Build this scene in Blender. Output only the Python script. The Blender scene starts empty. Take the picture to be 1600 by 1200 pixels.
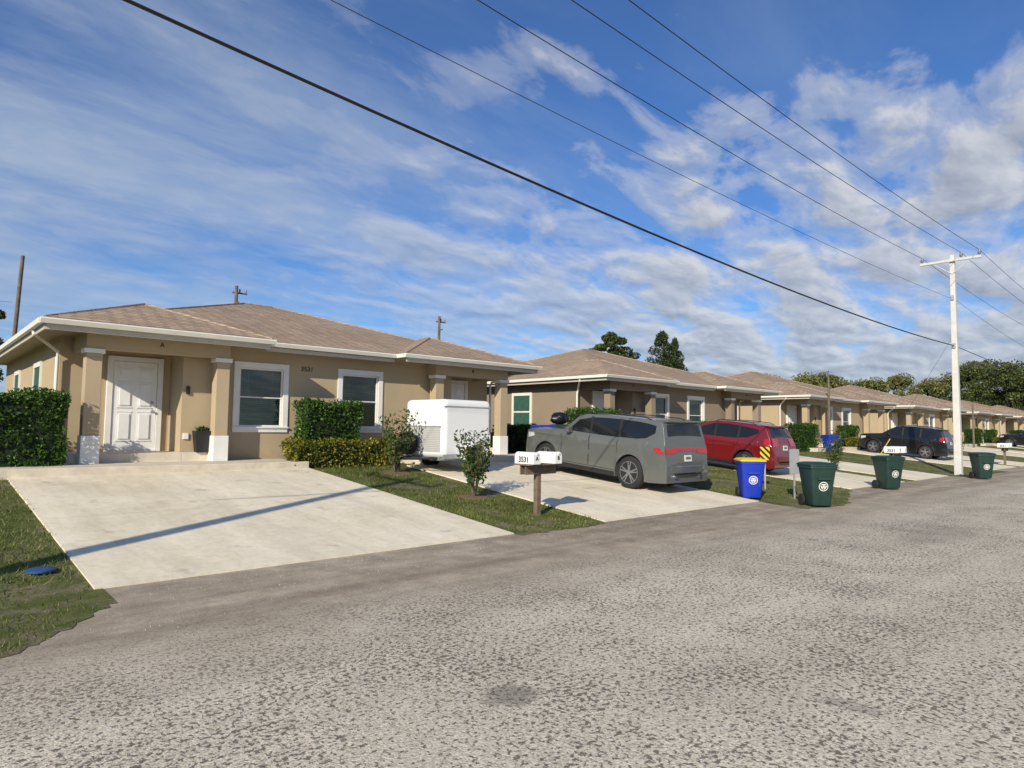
import bpy, math, random
import numpy as np
from mathutils import Vector, Matrix, Euler
R=random.Random(7)
NR=np.random.RandomState(5)
SC=bpy.context.scene
COL=SC.collection
rad=math.radians

# ---------------------------------------------------------------- materials
def newmat(name):
    m=bpy.data.materials.new(name); m.use_nodes=True
    nt=m.node_tree; b=nt.nodes['Principled BSDF']
    return m,nt,b
def N(nt,t,**k):
    n=nt.nodes.new(t)
    for a,v in k.items(): setattr(n,a,v)
    return n
def noise(nt,vec,scale,detail=4,rough=.55,dist=0):
    n=N(nt,'ShaderNodeTexNoise'); n.inputs['Scale'].default_value=scale
    n.inputs['Detail'].default_value=detail; n.inputs['Roughness'].default_value=rough
    n.inputs['Distortion'].default_value=dist
    if vec is not None: nt.links.new(vec,n.inputs['Vector'])
    return n.outputs['Fac']
def ramp(nt,fac,stops,interp='LINEAR'):
    r=N(nt,'ShaderNodeValToRGB'); r.color_ramp.interpolation=interp
    e=r.color_ramp.elements
    while len(e)<len(stops): e.new(.5)
    for i,(p,c) in enumerate(stops):
        e[i].position=p
        if not hasattr(c,'__len__'): c=(c,c,c)
        e[i].color=(c[0],c[1],c[2],1)
    nt.links.new(fac,r.inputs['Fac']); return r.outputs['Color']
def mix(nt,fac,a,b,mode='MIX'):
    n=N(nt,'ShaderNodeMix',data_type='RGBA',blend_type=mode)
    for s,v in ((n.inputs[0],fac),(n.inputs[6],a),(n.inputs[7],b)):
        if isinstance(v,bpy.types.NodeSocket): nt.links.new(v,s)
        elif hasattr(v,'__len__'): s.default_value=(v[0],v[1],v[2],1)
        else: s.default_value=v if s==n.inputs[0] else (v,v,v,1)
    return n.outputs[2]
def math_(nt,op,a,b=None,c=None,clamp=False):
    n=N(nt,'ShaderNodeMath',operation=op); n.use_clamp=clamp
    for i,v in enumerate((a,b,c)):
        if v is None: continue
        if isinstance(v,bpy.types.NodeSocket): nt.links.new(v,n.inputs[i])
        else: n.inputs[i].default_value=v
    return n.outputs[0]
def bump(nt,b,h,strength=.3,dist=.02):
    n=N(nt,'ShaderNodeBump'); n.inputs['Strength'].default_value=strength
    n.inputs['Distance'].default_value=dist
    nt.links.new(h,n.inputs['Height']); nt.links.new(n.outputs[0],b.inputs['Normal'])
def objco(nt): return N(nt,'ShaderNodeTexCoord').outputs['Object']
def M(name,col,rough=.6,var=.12,scale=6,bmp=0,bscale=80,metal=0,coat=0,spec=.5):
    m,nt,b=newmat(name)
    co=objco(nt)
    f=noise(nt,co,scale,5,.6)
    c=ramp(nt,f,[(.3,[x*(1-var) for x in col]),(.7,[min(1,x*(1+var)) for x in col])])
    nt.links.new(c,b.inputs['Base Color'])
    b.inputs['Roughness'].default_value=rough; b.inputs['Metallic'].default_value=metal
    b.inputs['Coat Weight'].default_value=coat; b.inputs['Coat Roughness'].default_value=.04
    b.inputs['Specular IOR Level'].default_value=spec
    if bmp: bump(nt,b,noise(nt,co,bscale,3,.6),bmp,.01)
    return m

def stucco(name,col):
    m,nt,b=newmat(name); co=objco(nt)
    big=ramp(nt,noise(nt,co,.8,5,.6),[(.3,[x*.93 for x in col]),(.7,[x*1.05 for x in col])])
    fine=ramp(nt,noise(nt,co,70,2),[(.3,.93),(.7,1.05)])
    c=mix(nt,1,big,fine,'MULTIPLY')
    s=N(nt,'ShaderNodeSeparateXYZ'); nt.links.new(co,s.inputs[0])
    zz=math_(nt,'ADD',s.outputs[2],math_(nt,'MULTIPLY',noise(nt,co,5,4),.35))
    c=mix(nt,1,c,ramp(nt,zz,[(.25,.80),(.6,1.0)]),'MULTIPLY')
    nt.links.new(c,b.inputs['Base Color']); b.inputs['Roughness'].default_value=.9
    b.inputs['Specular IOR Level'].default_value=.2
    bump(nt,b,noise(nt,co,60,4,.7),.35,.01)
    return m

def shingle(name,c1,c2,c3):
    m,nt,b=newmat(name); co=objco(nt)
    s=N(nt,'ShaderNodeSeparateXYZ'); nt.links.new(co,s.inputs[0])
    u=math_(nt,'ADD',s.outputs[0],s.outputs[1])
    v=math_(nt,'MULTIPLY',s.outputs[2],3.3)
    cb=N(nt,'ShaderNodeCombineXYZ'); nt.links.new(u,cb.inputs[0]); nt.links.new(v,cb.inputs[1])
    br=N(nt,'ShaderNodeTexBrick'); nt.links.new(cb.outputs[0],br.inputs['Vector'])
    br.inputs['Scale'].default_value=1; br.inputs['Brick Width'].default_value=.34
    br.inputs['Row Height'].default_value=.19; br.inputs['Mortar Size'].default_value=.022
    br.inputs['Mortar Smooth'].default_value=.4; br.inputs['Bias'].default_value=0
    br.inputs['Color1'].default_value=(*c1,1); br.inputs['Color2'].default_value=(*c2,1)
    br.inputs['Mortar'].default_value=(*[x*.30 for x in c2],1)
    n2=ramp(nt,noise(nt,co,7,5,.75),[(.35,c3),(.65,c1)])
    c=mix(nt,.38,br.outputs['Color'],n2)
    sp=ramp(nt,noise(nt,co,45,3,.7),[(.3,.60),(.7,1.32)])
    c=mix(nt,1,c,sp,'MULTIPLY')
    big=ramp(nt,noise(nt,co,.7,3,.7),[(.3,.85),(.7,1.1)])
    c=mix(nt,1,c,big,'MULTIPLY')
    nt.links.new(c,b.inputs['Base Color']); b.inputs['Roughness'].default_value=.95
    b.inputs['Specular IOR Level'].default_value=.15
    bump(nt,b,math_(nt,'SUBTRACT',noise(nt,co,60,3,.6),br.outputs['Fac']),.6,.02)
    return m

def leafmat(name,dark,mid,light,rough=.5):
    m,nt,b=newmat(name); co=objco(nt)
    g=N(nt,'ShaderNodeNewGeometry')
    c=ramp(nt,g.outputs['Random Per Island'],[(.0,dark),(.55,mid),(1,light)])
    k=ramp(nt,noise(nt,co,1.3,3),[(.3,.65),(.7,1.25)])
    c=mix(nt,1,c,k,'MULTIPLY')
    nt.links.new(c,b.inputs['Base Color']); b.inputs['Roughness'].default_value=rough
    b.inputs['Specular IOR Level'].default_value=.3
    tr=N(nt,'ShaderNodeBsdfTranslucent'); nt.links.new(c,tr.inputs[0])
    ms=N(nt,'ShaderNodeMixShader'); ms.inputs[0].default_value=.3
    nt.links.new(b.outputs[0],ms.inputs[1]); nt.links.new(tr.outputs[0],ms.inputs[2])
    nt.links.new(ms.outputs[0],nt.nodes['Material Output'].inputs['Surface'])
    return m

def groundmat():
    m,nt,b=newmat('lawn_ground'); co=objco(nt)
    g=ramp(nt,noise(nt,co,3,6,.7),[(.3,(.06,.09,.022)),(.5,(.11,.135,.035)),(.7,(.19,.185,.07))])
    d=ramp(nt,noise(nt,co,40,3,.6),[(.35,(.20,.16,.11)),(.7,(.34,.285,.20))])
    f=ramp(nt,noise(nt,co,1.4,6,.78),[(.46,0.03),(.60,.85)])
    c=mix(nt,f,g,d)
    c=mix(nt,1,c,ramp(nt,noise(nt,co,130,2),[(.3,.6),(.7,1.3)]),'MULTIPLY')
    nt.links.new(c,b.inputs['Base Color']); b.inputs['Roughness'].default_value=1
    b.inputs['Specular IOR Level'].default_value=.1
    bump(nt,b,noise(nt,co,60,4,.7),.8,.03); return m

def concretemat():
    m,nt,b=newmat('driveway_concrete'); co=objco(nt)
    c=ramp(nt,noise(nt,co,.55,7,.65,.6),[(.28,(.74,.64,.46)),(.5,(.86,.76,.58)),(.72,(.92,.83,.66))])
    mp=N(nt,'ShaderNodeMapping'); mp.inputs['Scale'].default_value=(1.4,.22,1); mp.inputs['Rotation'].default_value=(0,0,.25); nt.links.new(co,mp.inputs[0])
    st=ramp(nt,noise(nt,mp.outputs[0],1.1,5,.7),[(.35,.84),(.6,1.02)])
    c=mix(nt,1,c,st,'MULTIPLY')
    c=mix(nt,1,c,ramp(nt,noise(nt,co,9,6,.8),[(.3,.84),(.55,1.0),(.8,1.03)]),'MULTIPLY')
    c=mix(nt,1,c,ramp(nt,noise(nt,co,150,2),[(.3,.9),(.7,1.06)]),'MULTIPLY')
    spots=ramp(nt,noise(nt,co,2.3,3,.5),[(.64,1.0),(.76,.72)])
    c=mix(nt,1,c,spots,'MULTIPLY')
    s=N(nt,'ShaderNodeSeparateXYZ'); nt.links.new(co,s.inputs[0])
    j=math_(nt,'ABSOLUTE',math_(nt,'SUBTRACT',math_(nt,'FRACT',math_(nt,'DIVIDE',math_(nt,'SUBTRACT',s.outputs[1],7.9),3.56)),.97))
    c=mix(nt,1,c,ramp(nt,j,[(.0,.70),(.0035,.95),(.012,1.0)]),'MULTIPLY')
    nt.links.new(c,b.inputs['Base Color']); b.inputs['Roughness'].default_value=.9
    b.inputs['Specular IOR Level'].default_value=.2
    bump(nt,b,noise(nt,co,90,4,.7),.35,.01); return m

def roadmat():
    m,nt,b=newmat('worn_chip_seal'); co=objco(nt)
    s=N(nt,'ShaderNodeSeparateXYZ'); nt.links.new(co,s.inputs[0])
    stones=N(nt,'ShaderNodeTexVoronoi'); stones.inputs['Scale'].default_value=80; nt.links.new(co,stones.inputs['Vector'])
    sc=ramp(nt,stones.outputs['Color'],[(0,(.40,.345,.26)),(.5,(.61,.54,.425)),(1,(.84,.755,.61))])
    holes=noise(nt,co,30,3,.62,.25)
    big=noise(nt,co,1.1,5,.65)
    th=math_(nt,'ADD',holes,math_(nt,'MULTIPLY',math_(nt,'SUBTRACT',big,.5),.30))
    hm=ramp(nt,th,[(.53,0),(.60,1)])
    lane=mix(nt,math_(nt,'MULTIPLY',hm,.93),sc,(.145,.125,.10))
    lane=mix(nt,1,lane,ramp(nt,noise(nt,co,.35,5,.6),[(.3,.84),(.7,1.08)]),'MULTIPLY')
    mp2=N(nt,'ShaderNodeMapping'); mp2.inputs['Scale'].default_value=(.05,.9,1); nt.links.new(co,mp2.inputs[0])
    lane=mix(nt,1,lane,ramp(nt,noise(nt,mp2.outputs[0],1.0,4,.6),[(.35,.88),(.62,1.05)]),'MULTIPLY')
    sh=ramp(nt,noise(nt,co,1.6,7,.72),[(.3,(.26,.21,.155)),(.5,(.36,.295,.22)),(.72,(.50,.425,.325))])
    sh=mix(nt,1,sh,ramp(nt,noise(nt,co,110,2),[(.3,.70),(.7,1.26)]),'MULTIPLY')
    mp=N(nt,'ShaderNodeMapping'); mp.inputs['Scale'].default_value=(.12,1.6,1); nt.links.new(co,mp.inputs[0])
    sh=mix(nt,1,sh,ramp(nt,noise(nt,mp.outputs[0],1.2,4,.6),[(.35,.76),(.65,1.16)]),'MULTIPLY')
    w=math_(nt,'ADD',s.outputs[1],math_(nt,'MULTIPLY',math_(nt,'SUBTRACT',noise(nt,co,.7,7,.7),.5),2.6))
    f=N(nt,'ShaderNodeMapRange'); f.inputs[1].default_value=4.4; f.inputs[2].default_value=6.4
    nt.links.new(w,f.inputs[0])
    c=mix(nt,f.outputs[0],lane,sh)
    wob=math_(nt,'MULTIPLY',math_(nt,'SUBTRACT',noise(nt,co,7,5,.75),.5),1.8)
    for cx,cy,rx,ry,am in ((2.95,3.2,.22,.17,.6),(4.45,1.7,.10,.22,.35),(12.8,3.5,1.7,.6,.25)):
        dx=math_(nt,'DIVIDE',math_(nt,'SUBTRACT',s.outputs[0],cx),rx); dy=math_(nt,'DIVIDE',math_(nt,'SUBTRACT',s.outputs[1],cy),ry)
        d=math_(nt,'SQRT',math_(nt,'ADD',math_(nt,'MULTIPLY',dx,dx),math_(nt,'MULTIPLY',dy,dy)))
        pm=ramp(nt,math_(nt,'ADD',d,wob),[(.6,am),(1.0,0)])
        c=mix(nt,pm,c,(.15,.13,.11))
    nt.links.new(c,b.inputs['Base Color']); b.inputs['Roughness'].default_value=.95
    b.inputs['Specular IOR Level'].default_value=.2
    h=math_(nt,'SUBTRACT',math_(nt,'MULTIPLY',stones.outputs['Distance'],-.6),hm)
    h=math_(nt,'MULTIPLY',h,math_(nt,'SUBTRACT',1.15,f.outputs[0]))
    bump(nt,b,h,.4,.008); return m

def glassmat(name,tint,rough=.03,trans=.75):
    m,nt,b=newmat(name); co=objco(nt)
    out=nt.nodes['Material Output']
    t=N(nt,'ShaderNodeBsdfTransparent'); t.inputs[0].default_value=(*tint,1)
    g=N(nt,'ShaderNodeBsdfGlossy'); g.inputs['Roughness'].default_value=rough
    n=ramp(nt,noise(nt,co,2,2),[(0,.85),(1,1)]); nt.links.new(n,g.inputs[0])
    fr=N(nt,'ShaderNodeFresnel'); fr.inputs[0].default_value=1.5
    f=math_(nt,'ADD',math_(nt,'MULTIPLY',fr.outputs[0],1.0),1-trans-.15,clamp=True)
    ms=N(nt,'ShaderNodeMixShader'); nt.links.new(f,ms.inputs[0])
    nt.links.new(t.outputs[0],ms.inputs[1]); nt.links.new(g.outputs[0],ms.inputs[2])
    nt.links.new(ms.outputs[0],out.inputs['Surface']); return m

def diamondplate():
    m,nt,b=newmat('diamond_plate'); co=objco(nt)
    s=N(nt,'ShaderNodeSeparateXYZ'); nt.links.new(co,s.inputs[0])
    a=math_(nt,'SINE',math_(nt,'MULTIPLY',math_(nt,'ADD',s.outputs[1],s.outputs[2]),70))
    c=math_(nt,'SINE',math_(nt,'MULTIPLY',math_(nt,'SUBTRACT',s.outputs[1],s.outputs[2]),70))
    h=math_(nt,'MULTIPLY',a,c)
    cc=ramp(nt,h,[(.2,(.42,.42,.40)),(.7,(.68,.68,.66))])
    nt.links.new(cc,b.inputs['Base Color']); b.inputs['Metallic'].default_value=.05; b.inputs['Roughness'].default_value=.42
    bump(nt,b,h,.6,.004); return m

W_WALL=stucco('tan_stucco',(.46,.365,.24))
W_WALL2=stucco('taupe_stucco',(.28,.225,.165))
TRIM=M('white_trim_paint',(.80,.79,.75),.55,.05,3)
DOORP=M('white_door_paint',(.82,.82,.81),.45,.04,3)
SOFFIT=M('soffit_paint',(.40,.34,.26),.8,.06)
GUTTER=M('cream_gutter_paint',(.76,.73,.65),.4,.05,3)
SHING=shingle('tan_shingles',(.51,.39,.285),(.36,.265,.19),(.27,.19,.14))
CONC=concretemat(); SLAB=M('porch_concrete',(.62,.55,.44),.9,.16,3,.3,60)
GROUND=groundmat(); ROAD=roadmat()
MULCH=M('bark_mulch',(.17,.105,.06),1,.45,22,.9,40)
BLACK=M('black_plastic',(.015,.015,.016),.5,.2)
INK=M('black_lettering',(.01,.01,.01),.5,.05)
RUBBER=M('tyre_rubber',(.018,.018,.018),.85,.25,20,.2,60)
DARKIN=M('dark_interior',(.012,.013,.013),.8,.2)
CHROME=M('polished_metal',(.62,.62,.63),.22,.05,5,metal=1)
RIMM=M('alloy_rim',(.32,.32,.33),.35,.08,5,metal=.7)
STEEL=M('galvanised_steel',(.42,.43,.44),.5,.12,9,metal=.4)
WGLASS=glassmat('house_window_glass',(.26,.54,.42),.02,.80)
BLINDS=M('white_blinds',(.42,.50,.46),.6,.06)
CGLASS=M('tinted_car_glass',(.010,.012,.014),.05,.1,3,spec=.5)
WOODP=M('weathered_wood',(.17,.12,.08),.9,.35,9,.6,30)
WOODPOLE=M('grey_wood_pole',(.15,.12,.095),.95,.3,4,.5,25)
PCONC=M('pale_concrete_pole',(.60,.585,.55),.85,.1,3,.3,50)
WIRE=M('black_cable',(.012,.012,.014),.6,.1)
CERAM=M('grey_insulator',(.20,.21,.23),.35,.1)
MBOX=M('white_mailbox_paint',(.84,.84,.83),.45,.06,8)
BGREEN=M('dark_green_plastic',(.014,.042,.034),.5,.18,5)
BBLUE=M('blue_plastic',(.008,.035,.42),.5,.1,5)
DULLB=M('faded_blue_plastic',(.02,.07,.19),.6,.2,5)
BYEL=M('yellow_plastic',(.72,.50,.02),.5,.08,5)
PYEL=M('yellow_guard',(.62,.5,.08),.6,.1)
WHITEP=M('white_trailer_skin',(.86,.86,.85),.35,.03,2,coat=.2)
DPLATE=diamondplate()
CGREY=M('grey_car_paint',(.100,.107,.101),.34,.03,2,coat=.8)
CRED=M('red_car_paint',(.15,.005,.008),.3,.04,2,coat=.8)
CBLACK=M('black_car_paint',(.008,.009,.012),.25,.05,2,coat=.5)
REDL=M('red_lamp_lens',(.42,.008,.01),.15,.1,9,coat=1)
CLEARL=M('clear_lamp_lens',(.55,.56,.58),.12,.1,9,coat=1)
PLATEM=M('plate_white',(.65,.68,.62),.4,.1,20)
BARK=M('bark',(.13,.10,.075),.95,.35,7,.8,20)
HEDGE=leafmat('hedge_leaves',(.018,.045,.008),(.045,.11,.014),(.11,.22,.03),.4)
CROTON=leafmat('yellow_shrub_leaves',(.05,.08,.01),(.15,.17,.02),(.44,.34,.04))
SHRUBL=leafmat('young_shrub_leaves',(.03,.07,.014),(.07,.13,.028),(.19,.17,.05),.6)
TREEG=leafmat('tree_leaves',(.03,.05,.014),(.07,.10,.025),(.15,.17,.05))
TREEY=leafmat('yellowish_tree_leaves',(.09,.105,.033),(.19,.20,.065),(.33,.29,.12))
TREED=leafmat('olive_tree_leaves',(.04,.06,.018),(.10,.13,.038),(.19,.20,.065))
TREEC=leafmat('dark_needle_leaves',(.022,.04,.016),(.05,.08,.028),(.10,.13,.045))
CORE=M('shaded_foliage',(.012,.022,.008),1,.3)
GRASSM=leafmat('grass_blades',(.065,.10,.02),(.14,.185,.04),(.32,.29,.11),.7)
PEB=M('pebbles',(.36,.33,.28),.9,.4,3)

# ---------------------------------------------------------------- mesh builder
class MB:
    def __init__(s): s.v=[]; s.f=[]; s.m=[]
    def add(s,vs,fs,m=0):
        o=len(s.v); s.v+= [tuple(v) for v in vs]; s.f+=[tuple(i+o for i in f) for f in fs]; s.m+=[m]*len(fs); return s
    def box(s,x0,x1,y0,y1,z0,z1,m=0,T=None):
        vs=[Vector(p) for p in ((x0,y0,z0),(x1,y0,z0),(x1,y1,z0),(x0,y1,z0),(x0,y0,z1),(x1,y0,z1),(x1,y1,z1),(x0,y1,z1))]
        if T is not None: vs=[T@v for v in vs]
        return s.add(vs,[(0,3,2,1),(4,5,6,7),(0,1,5,4),(1,2,6,5),(2,3,7,6),(3,0,4,7)],m)
    def tube(s,pts,rs,n=8,m=0,cap=True):
        pts=[Vector(p) for p in pts]
        if not hasattr(rs,'__len__'): rs=[rs]*len(pts)
        vs=[];fs=[]
        for i,p in enumerate(pts):
            a=pts[max(0,i-1)]; b=pts[min(len(pts)-1,i+1)]
            d=(b-a).normalized(); up=Vector((0,0,1)) if abs(d.z)<.9 else Vector((1,0,0))
            u=d.cross(up).normalized(); w=d.cross(u)
            for k in range(n):
                t=2*math.pi*k/n; vs.append(p+(u*math.cos(t)+w*math.sin(t))*rs[i])
        for i in range(len(pts)-1):
            for k in range(n):
                k2=(k+1)%n; fs.append((i*n+k,i*n+k2,(i+1)*n+k2,(i+1)*n+k))
        if cap: fs.append(tuple(range(n))); fs.append(tuple((len(pts)-1)*n+k for k in range(n))[::-1])
        return s.add(vs,fs,m)
    def lathe(s,prof,axis='X',n=28,m=0,c=(0,0,0),T=None):
        vs=[];fs=[]; c=Vector(c)
        for (a,r) in prof:
            for k in range(n):
                t=2*math.pi*k/n
                if axis=='X': p=Vector((a,r*math.cos(t),r*math.sin(t)))
                elif axis=='Z': p=Vector((r*math.cos(t),r*math.sin(t),a))
                else: p=Vector((r*math.cos(t),a,r*math.sin(t)))
                if T is not None: p=T@p
                vs.append(p+c)
        for i in range(len(prof)-1):
            for k in range(n):
                k2=(k+1)%n; fs.append((i*n+k,i*n+k2,(i+1)*n+k2,(i+1)*n+k))
        fs.append(tuple(range(n))[::-1]); fs.append(tuple((len(prof)-1)*n+k for k in range(n)))
        return s.add(vs,fs,m)
    def obj(s,name,mats,parent=None,org=(0,0,0),loc=None,smooth=False,bevel=0,seg=2,fix=True):
        me=bpy.data.meshes.new(name)
        o=Vector(org)
        me.from_pydata([tuple(Vector(v)-o) for v in s.v],[],s.f)
        for mt in (mats if isinstance(mats,(list,tuple)) else [mats]): me.materials.append(mt)
        me.polygons.foreach_set('material_index',s.m)
        if fix:
            import bmesh
            bm=bmesh.new(); bm.from_mesh(me); bmesh.ops.recalc_face_normals(bm,faces=bm.faces); bm.to_mesh(me); bm.free()
        if smooth:
            me.polygons.foreach_set('use_smooth',[True]*len(me.polygons))
            try: me.set_sharp_from_angle(angle=rad(38))
            except Exception: pass
        me.update()
        ob=bpy.data.objects.new(name,me); COL.objects.link(ob)
        if parent is not None: ob.parent=parent
        if loc is not None: ob.location=loc
        if bevel:
            b=ob.modifiers.new('bevel','BEVEL'); b.width=bevel; b.segments=seg; b.limit_method='ANGLE'; b.angle_limit=rad(40)
        return ob
def tag(ob,label,cat,group=None):
    ob['label']=label; ob['category']=cat
    if group: ob['group']=group
    return ob
def thing(name,label,cat,loc,group=None,rz=0):
    e=bpy.data.objects.new(name,None); COL.objects.link(e); e.location=loc; e.rotation_euler=(0,0,rz)
    e.empty_display_size=.3
    return tag(e,label,cat,group)
def copytree(root,loc,rz=None,label=None,sc=None,swap=None):
    def rec(o,par):
        c=o.copy(); COL.objects.link(c)
        if par is not None:
            c.parent=par; c.matrix_parent_inverse=o.matrix_parent_inverse.copy()
        if swap and c.type=='MESH':
            for i,sl in enumerate(c.material_slots):
                if sl.material in swap:
                    nm=swap[sl.material]; sl.link='OBJECT'; sl.material=nm
        for ch in list(o.children): rec(ch,c)
        return c
    c=rec(root,None); c.location=loc
    if rz is not None: c.rotation_euler=(0,0,rz)
    if sc is not None: c.scale=(sc,sc,sc) if not hasattr(sc,'__len__') else sc
    if label: c['label']=label
    return c
def text(name,s,size,mat,parent,loc,rot,ext=.004,bold=0):
    cu=bpy.data.curves.new(name,'FONT'); cu.body=s; cu.size=size; cu.extrude=ext; cu.offset=bold
    cu.align_x='CENTER'; cu.align_y='CENTER'
    t=bpy.data.objects.new(name+'_tmp',cu); COL.objects.link(t)
    bpy.context.view_layer.update()
    me=bpy.data.meshes.new_from_object(t.evaluated_get(bpy.context.evaluated_depsgraph_get()))
    bpy.data.objects.remove(t); me.materials.clear(); me.materials.append(mat); me.name=name
    ob=bpy.data.objects.new(name,me); COL.objects.link(ob); ob.parent=parent
    ob.location=loc; ob.rotation_euler=rot; return ob
def struct(ob): ob['kind']='structure'; return ob

def gz(y):
    if y<=7.9: return 0
    if y>=15: return .64
    return (y-7.9)*.64/7.1

# ---------------------------------------------------------------- ground, road, drives
g=MB(); ys=[-700,-20,7.9,15,40,1500]; xs=[-400,-40,0,40,100,300,1800]
vs=[(x,y,gz(y)) for y in ys for x in xs]
fs=[(j*len(xs)+i,j*len(xs)+i+1,(j+1)*len(xs)+i+1,(j+1)*len(xs)+i) for j in range(len(ys)-1) for i in range(len(xs)-1)]
g.add(vs,fs); struct(g.obj('ground',GROUND,fix=False))
r=MB(); r.add([(-60,-4,.004),(400,-4,.004),(400,7.9,.004),(-60,7.9,.004)],[(0,1,2,3)]); struct(r.obj('road',ROAD,fix=False))
def jag(p,q,n,a):
    o=[]
    for i in range(n):
        t=i/n; x=p[0]+(q[0]-p[0])*t; y=p[1]+(q[1]-p[1])*t
        o.append((x+R.uniform(-a,a)*.6,y+R.uniform(-a,a)))
    return o
def sheet(pts,z=.009,name='verge',mat=GROUND):
    b=MB(); b.add([(x,y,gz(y)+z) for x,y in pts],[tuple(range(len(pts)))]); return struct(b.obj(name,mat,fix=False))
left_verge=[(-14,7.9)]+jag((-14,5.5),(.55,5.95),90,.11)+jag((.55,5.95),(1.15,6.6),9,.07)+jag((1.15,6.6),(1.62,7.3),9,.06)+[(1.6,7.9)]
sheet(left_verge)
right_verge=[(15.3,7.9)]+jag((15.0,7.4),(14.75,6.6),5,.04)+jag((14.75,6.5),(16.2,6.2),10,.06)+jag((16.2,6.2),(20.9,7.9),24,.09)
sheet(right_verge)
mid_verge=[(7.3,7.9)]+jag((7.35,7.72),(9.5,7.7),18,.06)+[(9.5,7.9)]
sheet(mid_verge)
pv=[(30.7,7.9)]+jag((30.9,7.2),(37.4,7.1),16,.07)+[(37.5,7.9)]
sheet(pv)

def drive(x0,x1,x0b=None,x1b=None,yb=15.0,y0=7.9):
    x0b=x0 if x0b is None else x0b; x1b=x1 if x1b is None else x1b
    b=MB(); h=.035
    v=[(x0,y0,gz(y0)-.05),(x1,y0,gz(y0)-.05),(x1b,yb,gz(yb)-.05),(x0b,yb,gz(yb)-.05),
       (x0,y0,gz(y0)+.02),(x1,y0,gz(y0)+.02),(x1b,yb,gz(yb)+h),(x0b,yb,gz(yb)+h)]
    b.add(v,[(0,3,2,1),(4,5,6,7),(0,1,5,4),(1,2,6,5),(2,3,7,6),(3,0,4,7)])
    return struct(b.obj('driveway',CONC))
drive(1.53,7.30,1.45,7.22); drive(9.56,15.3,9.95,15.5)
for k in range(1,7):
    drive(17*k+3.9,17*k+8.6); drive(17*k+9.8,17*k+13.7)

def walkway(x0,x1,name='walkway'):
    b=MB(); b.box(x0,x1,15.0,16.72,.45,.83); return struct(b.obj(name,SLAB,bevel=.015))
walkway(-3,7.2); walkway(10.6,17.0)
for k in range(1,7): walkway(17*k+1.4,17*k+7.2); walkway(17*k+10.6,17*k+15.6)

# ---------------------------------------------------------------- house
ORG=(8.5,16.6,.64)
H=thing('duplex_house','tan stucco duplex with shingled hip roof and twin porches','house',ORG,'duplex houses along the street')
def hp(mb,name,mats,parent=None,**k): return mb.obj(name,mats,parent or H,org=ORG if parent is None else (0,0,0),**k)
ZT=3.6
def wall_open(mb,x0,x1,z0,z1,y0,y1,ops):
    xs=sorted({x0,x1}|{o[0] for o in ops}|{o[1] for o in ops}); zs=sorted({z0,z1}|{o[2] for o in ops}|{o[3] for o in ops})
    for i in range(len(xs)-1):
        for j in range(len(zs)-1):
            cx=(xs[i]+xs[i+1])/2; cz=(zs[j]+zs[j+1])/2
            if any(o[0]<cx<o[1] and o[2]<cz<o[3] for o in ops): continue
            mb.box(xs[i],xs[i+1],y0,y1,zs[j],zs[j+1])
WINS=[(6.07,7.18,1.64,3.10),(8.85,9.98,1.64,3.10)]
w=MB()
wall_open(w,4.97,12.4,.6,ZT,16.6,16.8,WINS)
w.box(4.77,4.97,16.6,17.8,.6,ZT); w.box(12.4,12.6,16.6,17.8,.6,ZT)
w.box(2.5,4.77,17.6,17.8,.6,ZT); w.box(12.6,14.9,17.6,17.8,.6,ZT)
w.box(2.5,2.7,17.8,28,.6,ZT); w.box(14.7,14.9,17.8,28,.6,ZT); w.box(2.7,14.7,27.8,28,.6,ZT)
for (a,b_) in ((2.74,5.66),(11.64,14.51)):
    w.box(a,b_,16.1,16.4,3.24,ZT)
w.box(2.74,3.02,16.4,17.6,3.24,ZT); w.box(5.38,5.66,16.4,16.6,3.24,ZT)
w.box(11.64,11.92,16.4,16.6,3.24,ZT); w.box(14.23,14.51,16.4,17.6,3.24,ZT)
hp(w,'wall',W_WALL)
pf=MB(); pf.box(2.72,4.77,16.42,17.6,.6,1.03); pf.box(4.77,5.6,16.42,16.6,.6,1.03)
hp(pf,'porch_floor',SLAB,bevel=.012)
pf=MB(); pf.box(12.6,14.6,16.42,17.6,.6,1.03); pf.box(11.7,12.6,16.42,16.6,.6,1.03)
hp(pf,'porch_floor',SLAB,bevel=.012)
fl=MB(); fl.box(2.7,14.7,17.8,27.8,.6,1.03); hp(fl,'floor',DARKIN)
sf=MB(); sf.box(2.0,15.4,16.1,28.5,ZT,ZT+.03); sf.box(2.0,6.4,15.65,16.1,ZT,ZT+.03); sf.box(10.3,15.4,15.65,16.1,ZT,ZT+.03)
hp(sf,'soffit',SOFFIT)
rf=MB(); E=ZT+.13
def hip(mb,x0,x1,y0,y1,e,p):
    hx=(y1-y0)/2; z=e+hx*p; ym=(y0+y1)/2
    mb.add([(x0,y0,e),(x1,y0,e),(x1,y1,e),(x0,y1,e),(x0+hx,ym,z),(x1-hx,ym,z)],[(0,1,5,4),(1,2,5),(2,3,4,5),(3,0,4),(0,3,2,1)])
hip(rf,1.93,15.47,16.02,28.58,E,.315)
def porchroof(mb,x0,x1,y0,yb,e,p):
    h=(x1-x0)/2; z=e+h*p; xm=(x0+x1)/2
    mb.add([(x0,y0,e),(x1,y0,e),(xm,y0+h,z),(xm,yb,z),(x0,yb,e),(x1,yb,e)],[(0,1,2),(1,5,3,2),(0,2,3,4),(3,5,4),(0,4,5,1)])
porchroof(rf,1.91,6.47,15.57,19.2,E+.005,.365); porchroof(rf,10.23,15.49,15.57,19.6,E+.005,.345)
roof=hp(rf,'roof',SHING)
rc=MB()
def cap(a,b_):
    rc.tube([a,b_],.04,6)
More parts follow.
